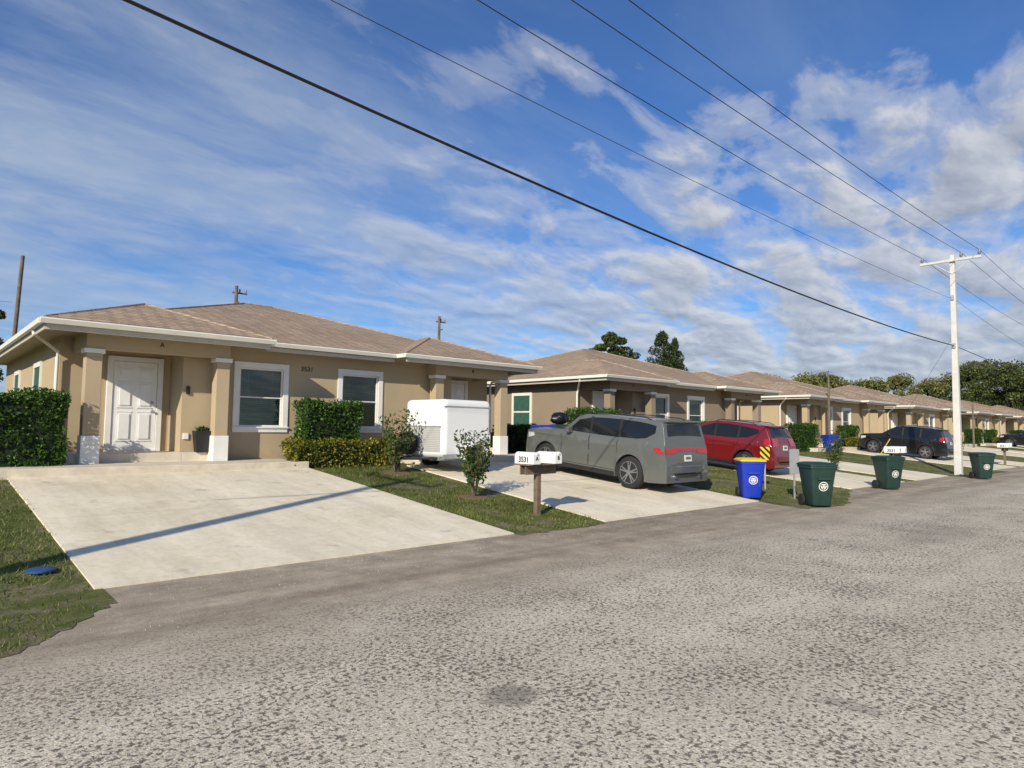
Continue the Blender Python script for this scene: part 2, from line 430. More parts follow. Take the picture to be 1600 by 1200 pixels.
zr=E+6.28*.315; h1z=E+2.28*.365; h2z=E+2.63*.345
cap((8.21,22.3,zr),(9.19,22.3,zr))
for c,rr in (((1.95,16.04,E),(8.21,22.3,zr)),((15.45,16.04,E),(9.19,22.3,zr)),((1.95,28.56,E),(8.21,22.3,zr)),((15.45,28.56,E),(9.19,22.3,zr))): cap(c,rr)
cap((1.93,15.6,E),(4.19,17.85,h1z)); cap((6.45,15.6,E),(4.19,17.85,h1z)); cap((4.19,17.85,h1z),(4.19,18.6,h1z))
cap((10.25,15.6,E),(12.86,18.2,h2z)); cap((15.47,15.6,E),(12.86,18.2,h2z)); cap((12.86,18.2,h2z),(12.86,18.9,h2z))
rc.obj('ridge_cap',SHING,roof,org=ORG)
gt=MB()
def gutx(x0,x1,y):
    gt.add([(x0,y,E-.01),(x1,y,E-.01),(x1,y-.015,E-.035),(x0,y-.015,E-.035),(x0,y+.02,E-.12),(x1,y+.02,E-.12),(x0,y+.11,E-.12),(x1,y+.11,E-.12),(x0,y+.11,E-.01),(x1,y+.11,E-.01)],
      [(0,1,2,3),(3,2,5,4),(4,5,7,6),(6,7,9,8),(8,9,1,0),(0,3,4,6,8),(1,9,7,5,2)])
gutx(1.86,6.52,15.52); gutx(6.53,10.17,15.98); gutx(10.18,15.54,15.52)
gt.box(1.84,1.93,15.64,28.6,E-.12,E-.012); gt.box(15.47,15.56,15.64,28.6,E-.12,E-.012)
gt.box(6.47,6.53,15.64,15.97,E-.12,E-.012); gt.box(10.17,10.23,15.64,15.97,E-.12,E-.012); gt.box(1.94,15.46,28.56,28.64,E-.12,E-.012)
gut=hp(gt,'gutter',GUTTER)
fa=MB(); fa.box(1.97,6.42,15.635,15.66,ZT-.1,ZT+.1); fa.box(6.5,10.2,16.1,16.125,ZT-.1,ZT+.1); fa.box(10.28,15.42,15.635,15.66,ZT-.1,ZT+.1)
fa.box(1.945,1.975,15.66,28.5,ZT-.1,ZT+.1); fa.box(15.425,15.45,15.66,28.5,ZT-.1,ZT+.1)
hp(fa,'fascia',M('cream_fascia',(.50,.46,.39),.6,.06))
for sx,xx in ((1,2.44),(-1,14.96)):
    ds=MB()
    ds.tube([(xx-sx*.52,16.9,E-.12),(xx-sx*.52,16.9,E-.2),(xx,17.45,E-.5),(xx,17.5,E-.62),(xx,17.5,.75),(xx-sx*.12,17.42,.7)],.038,8)
    ds.obj('downspout',GUTTER,gut,org=ORG)
def post(x):
    p=MB(); p.box(x-.15,x+.15,16.1,16.4,1.42,3.14)
    o=hp(p,'post',W_WALL,bevel=.008)
    q=MB(); q.box(x-.175,x+.175,16.075,16.425,.83,1.42); q.obj('post_base',TRIM,o,org=ORG,bevel=.01)
    q=MB(); q.box(x-.19,x+.19,16.06,16.425,3.14,3.235); q.obj('post_cap',TRIM,o,org=ORG,bevel=.006)
for x in (2.89,5.51,11.79,14.36): post(x)
ROOMDIM=M('green_room_dimness',(.03,.09,.065),.9,.3)  # dimness of the rooms behind the windows, painted as dark green
def window(x0,x1,z0,z1):
    t=MB(); y0=16.565;y1=16.6; e=.14
    t.box(x0-e,x1+e,y0,y1,z1,z1+e); t.box(x0-e,x1+e,y0,y1,z0-e,z0); t.box(x0-e,x0,y0,y1,z0,z1); t.box(x1,x1+e,y0,y1,z0,z1)
    t.box(x0-e-.02,x1+e+.02,y0-.03,y0,z0-.04,z0)
    win=hp(t,'window',TRIM,bevel=.004)
    f=MB(); w_=.04; zm=z0+(z1-z0)*.5
    f.box(x0,x0+w_,16.62,16.70,z0,z1); f.box(x1-w_,x1,16.62,16.70,z0,z1)
    f.box(x0+w_,x1-w_,16.62,16.70,z0,z0+w_); f.box(x0+w_,x1-w_,16.62,16.70,z1-w_,z1); f.box(x0+w_,x1-w_,16.63,16.69,zm-.014,zm+.014)
    f.obj('frame',TRIM,win,org=ORG)
    gl=MB(); gl.add([(x0+w_,16.66,z0+w_),(x1-w_,16.66,z0+w_),(x1-w_,16.66,z1-w_),(x0+w_,16.66,z1-w_)],[(0,1,2,3)])
    gl.obj('glass',WGLASS,win,org=ORG,fix=False)
    bl=MB(); z=z0+w_+.03
    while z<z1-w_-.02:
        T=Matrix.Translation((0,16.71,z))@Matrix.Rotation(rad(-28 if z>zm-.1 else -58),4,'X')
        bl.box(x0+.06,x1-.06,-.02,.02,-.0015,.0015,T=T); z+=.046
    for xx in (x0+.25,x1-.25): bl.box(xx-.004,xx+.004,16.685,16.688,z0+.06,z1-.05)
    bl.obj('blinds',BLINDS,win,org=ORG)
    bk=MB(); bk.box(x0-.05,x1+.05,16.82,16.84,z0-.05,z1+.05); bk.obj('room_backing',ROOMDIM,win,org=ORG)  # added backing panel; its dark colour stands in for the unlit room
for a in WINS: window(*a)
def door(x0,x1):
    zb=1.06; zt=3.12; y=17.6
    d=MB(); d.box(x0,x1,y-.045,y,zb,zt)
    wd=(x1-x0)
    for cx in (x0+wd*.27,x0+wd*.73):
        for (a,b_) in ((zb+.22,zb+.88),(zb+1.0,zb+1.58),(zb+1.68,zb+1.92)):
            d.box(cx-.15,cx+.15,y-.052,y-.045,a,b_); d.box(cx-.11,cx+.11,y-.072,y-.052,a+.04,b_-.04)
            d.box(cx-.165,cx+.165,y-.06,y-.0455,a-.02,a-.002); d.box(cx-.165,cx+.165,y-.06,y-.0455,b_+.002,b_+.02)
    do=hp(d,'door',DOORP,bevel=.004)
    f=MB(); f.box(x0-.13,x0-.008,y-.07,y,zb-.03,zt+.12); f.box(x1+.008,x1+.13,y-.07,y,zb-.03,zt+.12); f.box(x0-.008,x1+.008,y-.07,y,zt+.008,zt+.12); f.box(x0-.008,x1+.008,y-.1,y,zb-.03,zb-.004)
    f.obj('door_frame',TRIM,do,org=ORG,bevel=.005)
    h=MB(); h.lathe([(0,.035),(.02,.035),(.03,.014),(.05,.014),(.06,.034),(.085,.028)],'Y',14,T=Matrix.Scale(-1,4,(0,1,0)),c=(x1-.09,y-.045,zb+.92)); h.obj('handle',STEEL,do,org=ORG,smooth=True)
    h=MB(); h.lathe([(0,.036),(.03,.03)],'Y',14,T=Matrix.Scale(-1,4,(0,1,0)),c=(x1-.09,y-.045,zb+1.12)); h.obj('deadbolt',STEEL,do,org=ORG,smooth=True)
door(3.55,4.47); door(12.95,13.87)
o=Vector(ORG); RX=(rad(90),0,0)
text('house_number','3531',.175,INK,H,Vector((7.82,16.595,3.16))-o,RX,.006,0)
text('unit_letter','A',.14,INK,H,Vector((4.17,16.095,3.42))-o,RX,.006,.001)
text('unit_letter','B',.14,INK,H,Vector((13.05,16.095,3.42))-o,RX,.006,.001)
pl=MB(); pl.box(4.85,4.93,16.55,16.6,2.38,2.56); hp(pl,'porch_lamp',BLACK,bevel=.01)
mt=MB(); mt.box(4.82,4.94,16.56,16.6,1.33,1.47); hp(mt,'outlet_cover',TRIM,bevel=.006)
for yy in (20.2,24.3):
    sw=MB()
    sw.box(2.46,2.5,yy-.12,yy,1.6,3.2); sw.box(2.46,2.5,yy+1,yy+1.12,1.6,3.2); sw.box(2.46,2.5,yy,yy+1,1.6,1.72); sw.box(2.46,2.5,yy,yy+1,3.08,3.2); sw.box(2.47,2.5,yy,yy+1,2.36,2.42)
    sw.box(2.48,2.5,yy,yy+1,1.72,3.08,1)
    hp(sw,'side_window',[GUTTER,ROOMDIM])
for k in range(1,7):
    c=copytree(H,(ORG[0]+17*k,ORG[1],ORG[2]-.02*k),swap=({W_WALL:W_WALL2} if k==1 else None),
        label='taupe stucco duplex with dark walls and tan hip roof' if k==1 else None)
    for ch in list(c.children):
        if ch.name.startswith('house_number'): bpy.data.objects.remove(ch)

# ---------------------------------------------------------------- foliage
def leafmesh(name,clumps,size,mat,parent=None,org=(0,0,0),aspect=2.0,flat=0,loc=None,core=None):
    P=[]
    for c,rr,n in clumps:
        d=NR.normal(size=(n,3)); d/=np.linalg.norm(d,axis=1)[:,None]
        rad_=NR.uniform(.35,1,size=(n,1))**.5
        P.append(np.array(c)+d*rad_*np.array(rr))
    P=np.concatenate(P); return leafpts(name,P,size,mat,parent,org,aspect,loc)
def leafpts(name,P,size,mat,parent=None,org=(0,0,0),aspect=2.0,loc=None,up=.3):
    n=len(P)
    a=NR.normal(size=(n,3)); a[:,2]+=up; a/=np.linalg.norm(a,axis=1)[:,None]
    b=NR.normal(size=(n,3)); b-=a*(a*b).sum(1)[:,None]; b/=np.linalg.norm(b,axis=1)[:,None]
    s=size*NR.uniform(.6,1.25,size=(n,1))
    c=np.cross(a,b)
    v=np.stack([P-a*s*.5,P+b*s*.5/aspect+c*s*.06,P+a*s*.5,P-b*s*.5/aspect+c*s*.06],1).reshape(-1,3)-np.array(org)
    me=bpy.data.meshes.new(name)
    me.vertices.add(4*n); me.vertices.foreach_set('co',v.astype(np.float32).ravel())
    me.loops.add(4*n); me.loops.foreach_set('vertex_index',np.arange(4*n,dtype=np.int32))
    me.polygons.add(n); me.polygons.foreach_set('loop_start',np.arange(0,4*n,4,dtype=np.int32))
    try: me.polygons.foreach_set('loop_total',np.full(n,4,dtype=np.int32))
    except Exception: pass
    me.update(calc_edges=True); me.materials.append(mat)
    ob=bpy.data.objects.new(name,me); COL.objects.link(ob)
    if parent is not None: ob.parent=parent
    if loc is not None: ob.location=loc
    return ob
def hedge(name,label,cx,cy,z0,lx,ly,h,n,size,mat,group='hedges by the porches'):
    t=thing(name,label,'hedge' if 'hedge' in name else 'shrub',(cx,cy,z0),group)
    P=NR.uniform(-1,1,size=(n,3)); k=NR.randint(0,3,n); sg=NR.choice([-1,1],n)
    q=NR.rand(n)<.75
    P[np.arange(n)[q],k[q]]=(sg*NR.uniform(.8,1.03,n))[q]
    P[:,0]*=lx/2; P[:,1]*=ly/2; P[:,2]=(P[:,2]+1)/2*h
    lump=np.sin(P[:,0]*5.1+P[:,2]*3)*.045+np.sin(P[:,1]*7+P[:,0]*3.3)*.04+NR.normal(size=n)*.025
    P[:,2]+=lump*(P[:,2]/h); P[:,0]+=np.sin(P[:,2]*6+P[:,1]*4)*.05; P[:,1]+=np.sin(P[:,0]*6+P[:,2]*5)*.05
    P[:,2]=np.maximum(P[:,2],.03)
    leafpts('foliage',P,size,mat,t)
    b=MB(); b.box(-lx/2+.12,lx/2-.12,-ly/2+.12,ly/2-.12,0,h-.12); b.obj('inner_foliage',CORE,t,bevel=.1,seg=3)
    return t
h1=hedge('hedge','dense clipped green hedge beside the house corner',1.35,16.15,.66,2.1,.95,1.60,14000,.082,HEDGE)
h2=hedge('hedge','dense clipped green hedge under the front window',8.2,16.05,.66,1.6,.7,1.62,9500,.085,HEDGE)
h3=hedge('low_shrub','low yellow green shrubs edging the front bed',8.15,15.35,.64,2.6,.62,.66,6500,.085,CROTON,'low yellow shrubs by the porches')
for k in range(1,6):
    copytree(h1,(1.6+17*k,15.9,.66),sc=(1,1,1.06 if k==1 else .88)); copytree(h2,(8.2+17*k,16.05,.66),sc=(1,1,.85)); copytree(h3,(8.15+17*k,15.35,.64))
copytree(h2,(17.75,19.3,.66),rz=rad(90),sc=(1.2,1,.7),label='dark green hedge in the gap between two houses')
def shrub(name,label,x,y,h,seed,n=420,mat=SHRUBL):
    rr=random.Random(seed); t=thing(name,label,'shrub',(x,y,gz(y)),'young shrubs in the lawn strips')
    s=MB(); cl=[]
    for i in range(12):
        a=rr.uniform(0,6.28); sp=rr.uniform(.10,.40)*h*.8; top=Vector((math.cos(a)*sp,math.sin(a)*sp,h*rr.uniform(.5,1)))
        mid=Vector((top.x*.4,top.y*.4,top.z*.45)); s.tube([(0,0,-.02),mid,top],[.014,.010,.004],5)
        for t_ in (.4,.55,.7,.85,1.0):
            p=mid.lerp(top,(t_-.4)/.6); cl.append((tuple(p),(.11*h,.11*h,.10*h),int(n/60)))
    s.obj('stem',BARK,t); leafmesh('foliage',cl,.095,mat,t,aspect=2.1); return t
s1=shrub('young_shrub','sparse young shrub in a mulch ring beside the mailbox',8.75,10.7,1.35,3,1150)
s2=shrub('young_shrub','sparse young shrub in a mulch ring by the driveway',8.95,14.0,1.5,5,1150)
copytree(s2,(25.95,10.4,gz(10.4)),label='thin young shrub between two distant driveways')
copytree(s1,(42.7,10.6,gz(10.6)),label='thin young shrub between two distant driveways')
def disc(x,y,r_,name='mulch_bed'):
    n=26; pts=[(x+math.cos(2*math.pi*i/n)*r_*R.uniform(.8,1.1),y+math.sin(2*math.pi*i/n)*r_*R.uniform(.8,1.1)) for i in range(n)]
    b=MB(); b.add([(x,y,gz(y)+.035)]+[(a,c,gz(c)+.012) for a,c in pts],[(0,i+1,(i+1)%n+1) for i in range(n)])
    return struct(b.obj(name,MULCH,smooth=True))
disc(8.75,10.7,.36); disc(8.95,14.0,.42); disc(25.95,10.4,.35)
b=MB(); b.add([(7.22,15.0,.655),(9.9,15.0,.655),(9.9,16.6,.662),(7.22,16.6,.662)],[(0,1,2,3)]); struct(b.obj('mulch_bed',MULCH))

def grass():
    regs=[(-3.5,1.5,5.8,15.0,38000),(7.27,9.6,7.65,15.0,28000),(15.4,20.85,6.2,15,24000),(-8,-3.5,6,15,4000),(30.6,37.5,7.1,15,8000),(25.6,26.7,7.9,15,2500),(9.3,10.3,14.9,16.2,1500)]
    Ps=[]
    def inpoly(px,py,poly):
        ins=np.zeros(len(px),bool); n=len(poly); j=n-1
        for i in range(n):
            xi,yi=poly[i]; xj,yj=poly[j]
            c=((yi>py)!=(yj>py))&(px<(xj-xi)*(py-yi)/(yj-yi+1e-9)+xi); ins^=c; j=i
        return ins
    for x0,x1,y0,y1,n in regs:
        x=NR.uniform(x0,x1,n); y=NR.uniform(y0,y1,n)
        low=y<7.9
        ok=~low
        for poly in (left_verge,right_verge,mid_verge,pv): ok|=(low&inpoly(x,y,poly))
        nz=np.sin(x*2.3+1)*np.sin(y*1.9)+np.sin(x*.9+y*1.3)*.7+np.sin(x*5.3-y*4.1)*.5+np.sin(x*9.1+y*7.3)*.3
        ok&=(NR.rand(n)<np.clip(.6+nz*.5,.06,1))
        ok&=~((x>9.55)&(x<10.3)&(y<14.9))
        for cx,cy,cr in ((8.75,10.7,.33),(8.95,14,.4)): ok&=((x-cx)**2+(y-cy)**2>cr*cr)
        Ps.append(np.stack([x[ok],y[ok]],1))
    P=np.concatenate(Ps); n=len(P)
    z=np.clip((P[:,1]-7.9)*.64/7.1,0,.64)
    h=NR.uniform(.02,.065,n); a=NR.uniform(0,6.283,n); w_=NR.uniform(.004,.009,n)
    lean=NR.normal(size=(n,2))*.028
    v=np.zeros((n,3,3))
    v[:,0,0]=P[:,0]-np.cos(a)*w_; v[:,0,1]=P[:,1]-np.sin(a)*w_; v[:,0,2]=z
    v[:,1,0]=P[:,0]+np.cos(a)*w_; v[:,1,1]=P[:,1]+np.sin(a)*w_; v[:,1,2]=z
    v[:,2,0]=P[:,0]+lean[:,0]; v[:,2,1]=P[:,1]+lean[:,1]; v[:,2,2]=z+h
    me=bpy.data.meshes.new('grass'); me.vertices.add(3*n); me.vertices.foreach_set('co',v.astype(np.float32).ravel())
    me.loops.add(3*n); me.loops.foreach_set('vertex_index',np.arange(3*n,dtype=np.int32))
    me.polygons.add(n); me.polygons.foreach_set('loop_start',np.arange(0,3*n,3,dtype=np.int32))
    me.update(calc_edges=True); me.materials.append(GRASSM)
    ob=bpy.data.objects.new('grass',me); COL.objects.link(ob); ob['kind']='stuff'; ob['label']='patchy short green grass on the lawns'; ob['category']='grass'
grass()
pb=MB()
for i in range(1500):
    x=R.uniform(-1,32) if R.random()<.5 else R.uniform(0,12); y=7.8-abs(R.gauss(0,.8)) if R.random()<.85 else R.uniform(1,7)
    r_=R.uniform(.003,.010)
    pb.add([(x-r_,y,.003),(x,y-r_,.003),(x+r_,y,.003),(x,y+r_,.003),(x+R.uniform(-.3,.3)*r_,y,.004+r_*R.uniform(.6,1.2))],[(0,1,4),(1,2,4),(2,3,4),(3,0,4)])
p=pb.obj('gravel',PEB,fix=False); p['kind']='stuff'; p['label']='loose gravel scattered along the road edge'; p['category']='gravel'

def tree(name,label,x,y,z,h,cw,seed,mat,kind='round',leaf=.35,n=5000,trunk_h=.35,group=None,cat='tree'):
    rr=random.Random(seed); t=thing(name,label,cat,(x,y,z),group)
    tr=MB(); cl=[]; th=h*trunk_h; r0=h*.022
    tr.tube([(0,0,-.1),(h*.01,0,th*.5),(0,h*.01,th),(h*.015,0,h*.8)],[r0*1.2,r0,r0*.85,r0*.3],9)
    if kind=='round':
        k=38
        for i in range(k):
            a=rr.uniform(0,6.28); f=rr.random()**.5; zz=rr.uniform(0,1)
            env=math.sin(math.pi*min(1,(.18+zz*.8)))**.6
            p=Vector((math.cos(a)*f*cw/2*env,math.sin(a)*f*cw/2*env,th*.9+(h-th*.9)*zz))
            if i%3==0: tr.tube([(0,0,th*rr.uniform(.7,1.1)),p*.55+Vector((0,0,th*.35)),p],[r0*.5,r0*.3,r0*.08],5)
            s_=rr.uniform(.07,.16)*cw; cl.append((tuple(p),(s_,s_,s_*.75),int(n/k)))
    elif kind=='pine':
        for i in range(32):
            a=rr.uniform(0,6.28); zz=rr.uniform(0,1); f=rr.uniform(.2,1)*math.sin(math.pi*min(1,.35+zz*.62))
            p=Vector((math.cos(a)*f*cw/2,math.sin(a)*f*cw/2,h*(.70+.28*zz)))
            tr.tube([(0,0,p.z-h*.05),p],[r0*.35,r0*.1],5)
            s_=rr.uniform(.07,.14)*cw; cl.append((tuple(p),(s_,s_,s_*.6),int(n/32)))
    elif kind=='cone':
        for i in range(90):
            a=rr.uniform(0,6.28); zz=rr.uniform(0,1)**.8; f=rr.uniform(.3,1)*(1-zz**2)**.7
            p=Vector((math.cos(a)*f*cw/2,math.sin(a)*f*cw/2,h*(.15+.85*zz)))
            if i%3==0: tr.tube([(0,0,p.z-h*.03),p],[r0*.25,r0*.08],4)
            s_=cw*.12*(1.25-zz*.5)*rr.uniform(.7,1.2); cl.append((tuple(p),(s_,s_,s_*1.2),int(n/90)))
    tr.obj('trunk',BARK,t,smooth=True); leafmesh('crown',cl,leaf,mat,t,aspect=1.8); return t
tree('pine_tree','tall pine with clumped open crown above the roofs',55,44.7,.6,11.3,5.4,2,TREEG,'pine',.26,8500)
c1=tree('casuarina_tree','dense conical dark green tree behind the roofs',64,44.6,.6,12.1,4.6,4,TREEC,'cone',.22,13000)
copytree(c1,(66.9,44.8,.6),rz=1,sc=(.8,.8,.96))
tree('broadleaf_tree','small leafy tree behind the house side',2.2,37.8,.6,6.6,2.6,9,TREEG,'round',.26,2000,.5)
ty=tree('broadleaf_tree','spreading yellowish green tree beyond the houses',108,46,.5,9.6,12,11,TREEY,'round',.42,9500,.2,'trees beyond the houses')
for i,(x,y,s_) in enumerate([(94,41,.86),(101,41,.92),(114,40,.94),(121,38,1.0),(128,35,.98),(135,33,1.05),(140,38,1.1),(88,44,.78),(119,46,1.0),(97,50,.9)]):
    copytree(ty,(x,y,.5),rz=i*1.3,sc=(s_,s_,s_*(1+.06*math.sin(i*3))))
td=tree('broadleaf_tree','large olive green tree at the end of the street',128,24,.5,11.5,13,21,TREED,'round',.42,9500,.2,'dark trees at the street end')
for i,(x,y,s_) in enumerate([(133,30,1.0),(136,23,1.12),(128,17,.86),(139,30,1.1),(146,20,1.1),(140,12,1.0),(130,8,.85),(152,28,1.1),(125,30,.7),(124,13,.5)]):
    copytree(td,(x,y,.5),rz=i*1.7+.5,sc=(s_,s_,s_*(.95+.07*math.cos(i*2))))

# ---------------------------------------------------------------- carts
def cart(name,label,bodym,lidm,loc,rz,group,stripe=False):
    t=thing(name,label,'bin',loc,group,rz)
    b=MB(); bw,bd,tw,td_=.21,.24,.285,.35; zt=.92
    lv=[(.04,bw*.94,bd*.94),(.07,bw,bd),(.5,(bw+tw)/2,(bd+td_)/2),(.86,tw,td_),(.87,tw+.02,td_+.02),(zt,tw+.02,td_+.02)]
    def ringv(a,c,z):
        o_=[]; cr=.05
        for sx,sy,a0 in ((1,1,0),(-1,1,90),(-1,-1,180),(1,-1,270)):
            for q in (0,30,60,90):
                an=rad(a0+q); o_.append((sx*(a-cr)+cr*math.cos(an),sy*(c-cr)+cr*math.sin(an),z))
        return o_
    def loft(mb,L):
        vs=[];fs=[]
        for z,a,c in L: vs+=ringv(a,c,z)
        for i in range(len(L)-1):
            for k in range(16): fs.append((i*16+k,i*16+(k+1)%16,(i+1)*16+(k+1)%16,(i+1)*16+k))
        fs.append(tuple(range(16))[::-1]); fs.append(tuple((len(L)-1)*16+k for k in range(16)))
        mb.add(vs,fs)
    loft(b,lv)
    b.box(-.14,.14,-td_-.012,-td_+.03,.62,.66)
    b.box(-.16,-.13,-bd-.05,-bd-.005,.30,.66); b.box(.13,.16,-bd-.05,-bd-.005,.30,.66)
    b.obj('body',bodym,t,smooth=True)
    l=MB(); loft(l,[(.925,tw+.03,td_+.035),(.955,tw+.03,td_+.035),(.985,tw-.02,td_-.02),(1.0,tw-.1,td_-.1)])
    l.box(-.2,.2,td_+.02,td_+.05,.9,.95)
    l.obj('lid',lidm,t,smooth=True)
    h=MB(); h.tube([(-.2,td_+.01,.9),(-.2,td_+.1,.93),(.2,td_+.1,.93),(.2,td_+.01,.9)],.016,8); h.obj('handle',bodym,t)
    for s_ in (-1,1):
        wq=MB(); wq.lathe([(-.03,.06),(-.03,.12),(-.02,.13),(.02,.13),(.03,.12),(.03,.06)],'X',20); wq.obj('wheel',RUBBER,t,loc=(s_*.245,bd+.02,.13),smooth=True)
    e=MB()
    fy=-(td_+ (bd-td_)*(.86-.47)/.79)-.010
    T=Matrix.Translation((0,fy,.47))@Matrix.Rotation(rad(98),4,'X')
    e.lathe([(0,.105),(.003,.105)],'Z',28,T=T,m=0); e.lathe([(.003,.088),(.005,.088)],'Z',28,T=T,m=1)
    for q in range(3):
        a=2*math.pi*q/3
        e.box(-.05,.05,-.012,.012,.005,.008,m=0,T=T@Matrix.Rotation(a,4,'Z')@Matrix.Translation((0,.045,0)))
    e.lathe([(.005,.026),(.008,.026)],'Z',12,T=T,m=0)
    e.obj('emblem',[TRIM,bodym],t); return t
G='wheeled carts at the kerb'
gc=cart('wheeled_bin','dark green wheeled waste bin with round white emblem',BGREEN,BGREEN,(15.4,6.55,.01),rad(-42),G)
bc=cart('recycling_bin','bright blue wheeled recycling bin with yellow lid',BBLUE,BYEL,(15.55,8.25,.03),rad(-48),G)
copytree(gc,(21.9,7.2,.004),rz=rad(-35)); copytree(gc,(29.9,6.6,.004),rz=rad(-50))
copytree(bc,(15.75,15.7,.83),rz=rad(-20),sc=.97,label='blue recycling bin beside the house wall',swap={BYEL:BBLUE})
copytree(gc,(16.45,15.6,.83),rz=rad(-30),sc=1.0,label='dark green bin beside the house wall')
for x,y in ((36.6,14.9),(37.4,15.0)): copytree(bc,(x,y,gz(y)),rz=rad(-25),sc=.9,label='blue recycling bin on a distant lawn',swap={BYEL:BBLUE})
bag=MB()
vs=[];fs=[];nn=18
for i in range(11):
    th=math.pi*i/10
    for k in range(nn):
        ph=2*math.pi*k/nn; q=1+.12*math.sin(ph*5+i)+.06*math.sin(ph*9+i*2)
        rr_=.3*math.sin(th)**.8*q if 0<i<10 else .02
        vs.append((rr_*math.cos(ph),rr_*math.sin(ph),.2+.2*math.cos(math.pi-th)*(1 if i<8 else 1.1)))
for i in range(10):
    for k in range(nn): fs.append((i*nn+k,i*nn+(k+1)%nn,(i+1)*nn+(k+1)%nn,(i+1)*nn+k))
bag.add(vs,fs); bg=bag.obj('rubbish_bag',M('black_bag_film',(.01,.01,.011),.25,.2),smooth=True,loc=(16.45,15.6,1.825)); tag(bg,'black rubbish bag piled on the bins','rubbish bag')

# ---------------------------------------------------------------- mailboxes
def mailbox_pair(loc,lab):
    t=thing('mailbox_stand',lab,'mailbox',loc,'twin mailboxes on posts')
    p=MB(); p.box(-.05,.05,-.05,.05,-.1,.82); p.obj('post',WOODP,t,bevel=.006)
    q=MB(); q.box(-.38,.42,-.075,-.052,.76,.93); q.box(-.38,.42,.052,.075,.76,.93); q.box(-.42,.46,-.22,.22,.932,.955); q.obj('crossbeam',WOODP,t,bevel=.004)
    for i,xx in enumerate((-.27,.29)):
        m=MB(); prof=[(-.085,0),(-.085,.13)]+[(-.085*math.cos(rad(a)),.13+.085*math.sin(rad(a))) for a in range(15,180,15)]+[(.085,.13),(.085,0)]
        n=len(prof); vs=[(x,y,z) for y in (-.24,.24) for x,z in prof]
        m.add(vs,[tuple(range(n))]+[tuple(range(n,2*n))[::-1]]+[(k,(k+1)%n,n+(k+1)%n,n+k) for k in range(n)])
        bx=m.obj('mailbox',MBOX,t,loc=(xx,0,.957),smooth=True)
        d=MB(); s_=1.05; vs=[(x*s_,y,z*1.03) for y in (-.262,-.243) for x,z in prof]
        d.add(vs,[tuple(range(n))]+[tuple(range(n,2*n))[::-1]]+[(k,(k+1)%n,n+(k+1)%n,n+k) for k in range(n)])
        d.box(-.02,.02,-.28,-.262,.17,.2)
        d.obj('mailbox_door',MBOX,bx)
        if i==0: text('number','3531',.14,INK,bx,(-.0875,0,.075),(rad(90),0,rad(-90)),.002,.004)
        text('unit_letter','AB'[i],.1,INK,bx,(0,-.264,.1),(rad(90),0,0),.002,.003)
        fl=MB(); fl.box(.087,.092,.0,.02,.08,.2); fl.box(.087,.092,.0,.07,.17,.2); fl.obj('flag',REDL,bx)
    return t
mb1=mailbox_pair((8.75,8.85,gz(8.85)),'two white numbered mailboxes on a wooden post')
copytree(mb1,(25.95,8.3,gz(8.3)),label='two white mailboxes on a post between driveways')
copytree(mb1,(42.6,8.4,gz(8.4)),label='two white mailboxes on a post between driveways')
copytree(mb1,(59.9,8.4,gz(8.4)),label='two white mailboxes on a post between driveways')

# ---------------------------------------------------------------- signs
t=thing('street_sign','grey metal sign plate on a thin post, seen from behind','sign',(16.55,7.6,.01))
p=MB(); p.box(-.025,.025,-.008,.008,-.2,1.25); p.obj('sign_post',STEEL,t)
p=MB(); p.box(-.15,.15,-.014,-.009,.62,1.24); p.obj('sign_plate',STEEL,t,bevel=.003); t.rotation_euler=(0,0,rad(-25))
t=thing('object_marker','small black and yellow striped marker on a post','sign',(17.6,8.9,gz(9)),rz=rad(-45))
p=MB(); p.box(-.02,.02,-.01,.01,-.1,.9); p.obj('marker_post',STEEL,t)
def stripes():
    m,nt,b=newmat('yellow_black_stripes'); co=objco(nt); s=N(nt,'ShaderNodeSeparateXYZ'); nt.links.new(co,s.inputs[0])
    v=s.outputs[0]; v=math_(nt,'FRACT',math_(nt,'MULTIPLY',math_(nt,'ADD',s.outputs[2],v),6))
    c=ramp(nt,v,[(0,(.75,.5,.02)),(.5,(.01,.01,.01))],'CONSTANT'); nt.links.new(c,b.inputs['Base Color']); return m
p=MB(); p.box(-.13,.13,-.016,-.01,.80,1.16); p.obj('marker_plate',stripes(),t)
t=MB(); t.lathe([(0,.14),(.02,.14),(.03,.12),(.035,.04)],'Z',24); o_=t.obj('valve_cover',DULLB,loc=(1.18,8.75,gz(8.75)+.02),smooth=True); tag(o_,'round blue plastic cover lying in the grass','lid')
t=thing('planter_box','dark square planter standing on the porch','planter',(5.2,16.47,1.03))
p=MB(); p.add([(-.14,-.12,0),(.14,-.12,0),(.14,.06,0),(-.14,.06,0),(-.19,-.16,.5),(.19,-.16,.5),(.19,.1,.5),(-.19,.1,.5)],[(0,3,2,1),(4,5,6,7),(0,1,5,4),(1,2,6,5),(2,3,7,6),(3,0,4,7)]); p.obj('pot',BLACK,t,bevel=.01)
leafmesh('plant',[((0,-.03,.54),(.15,.11,.06),90)],.10,HEDGE,t)

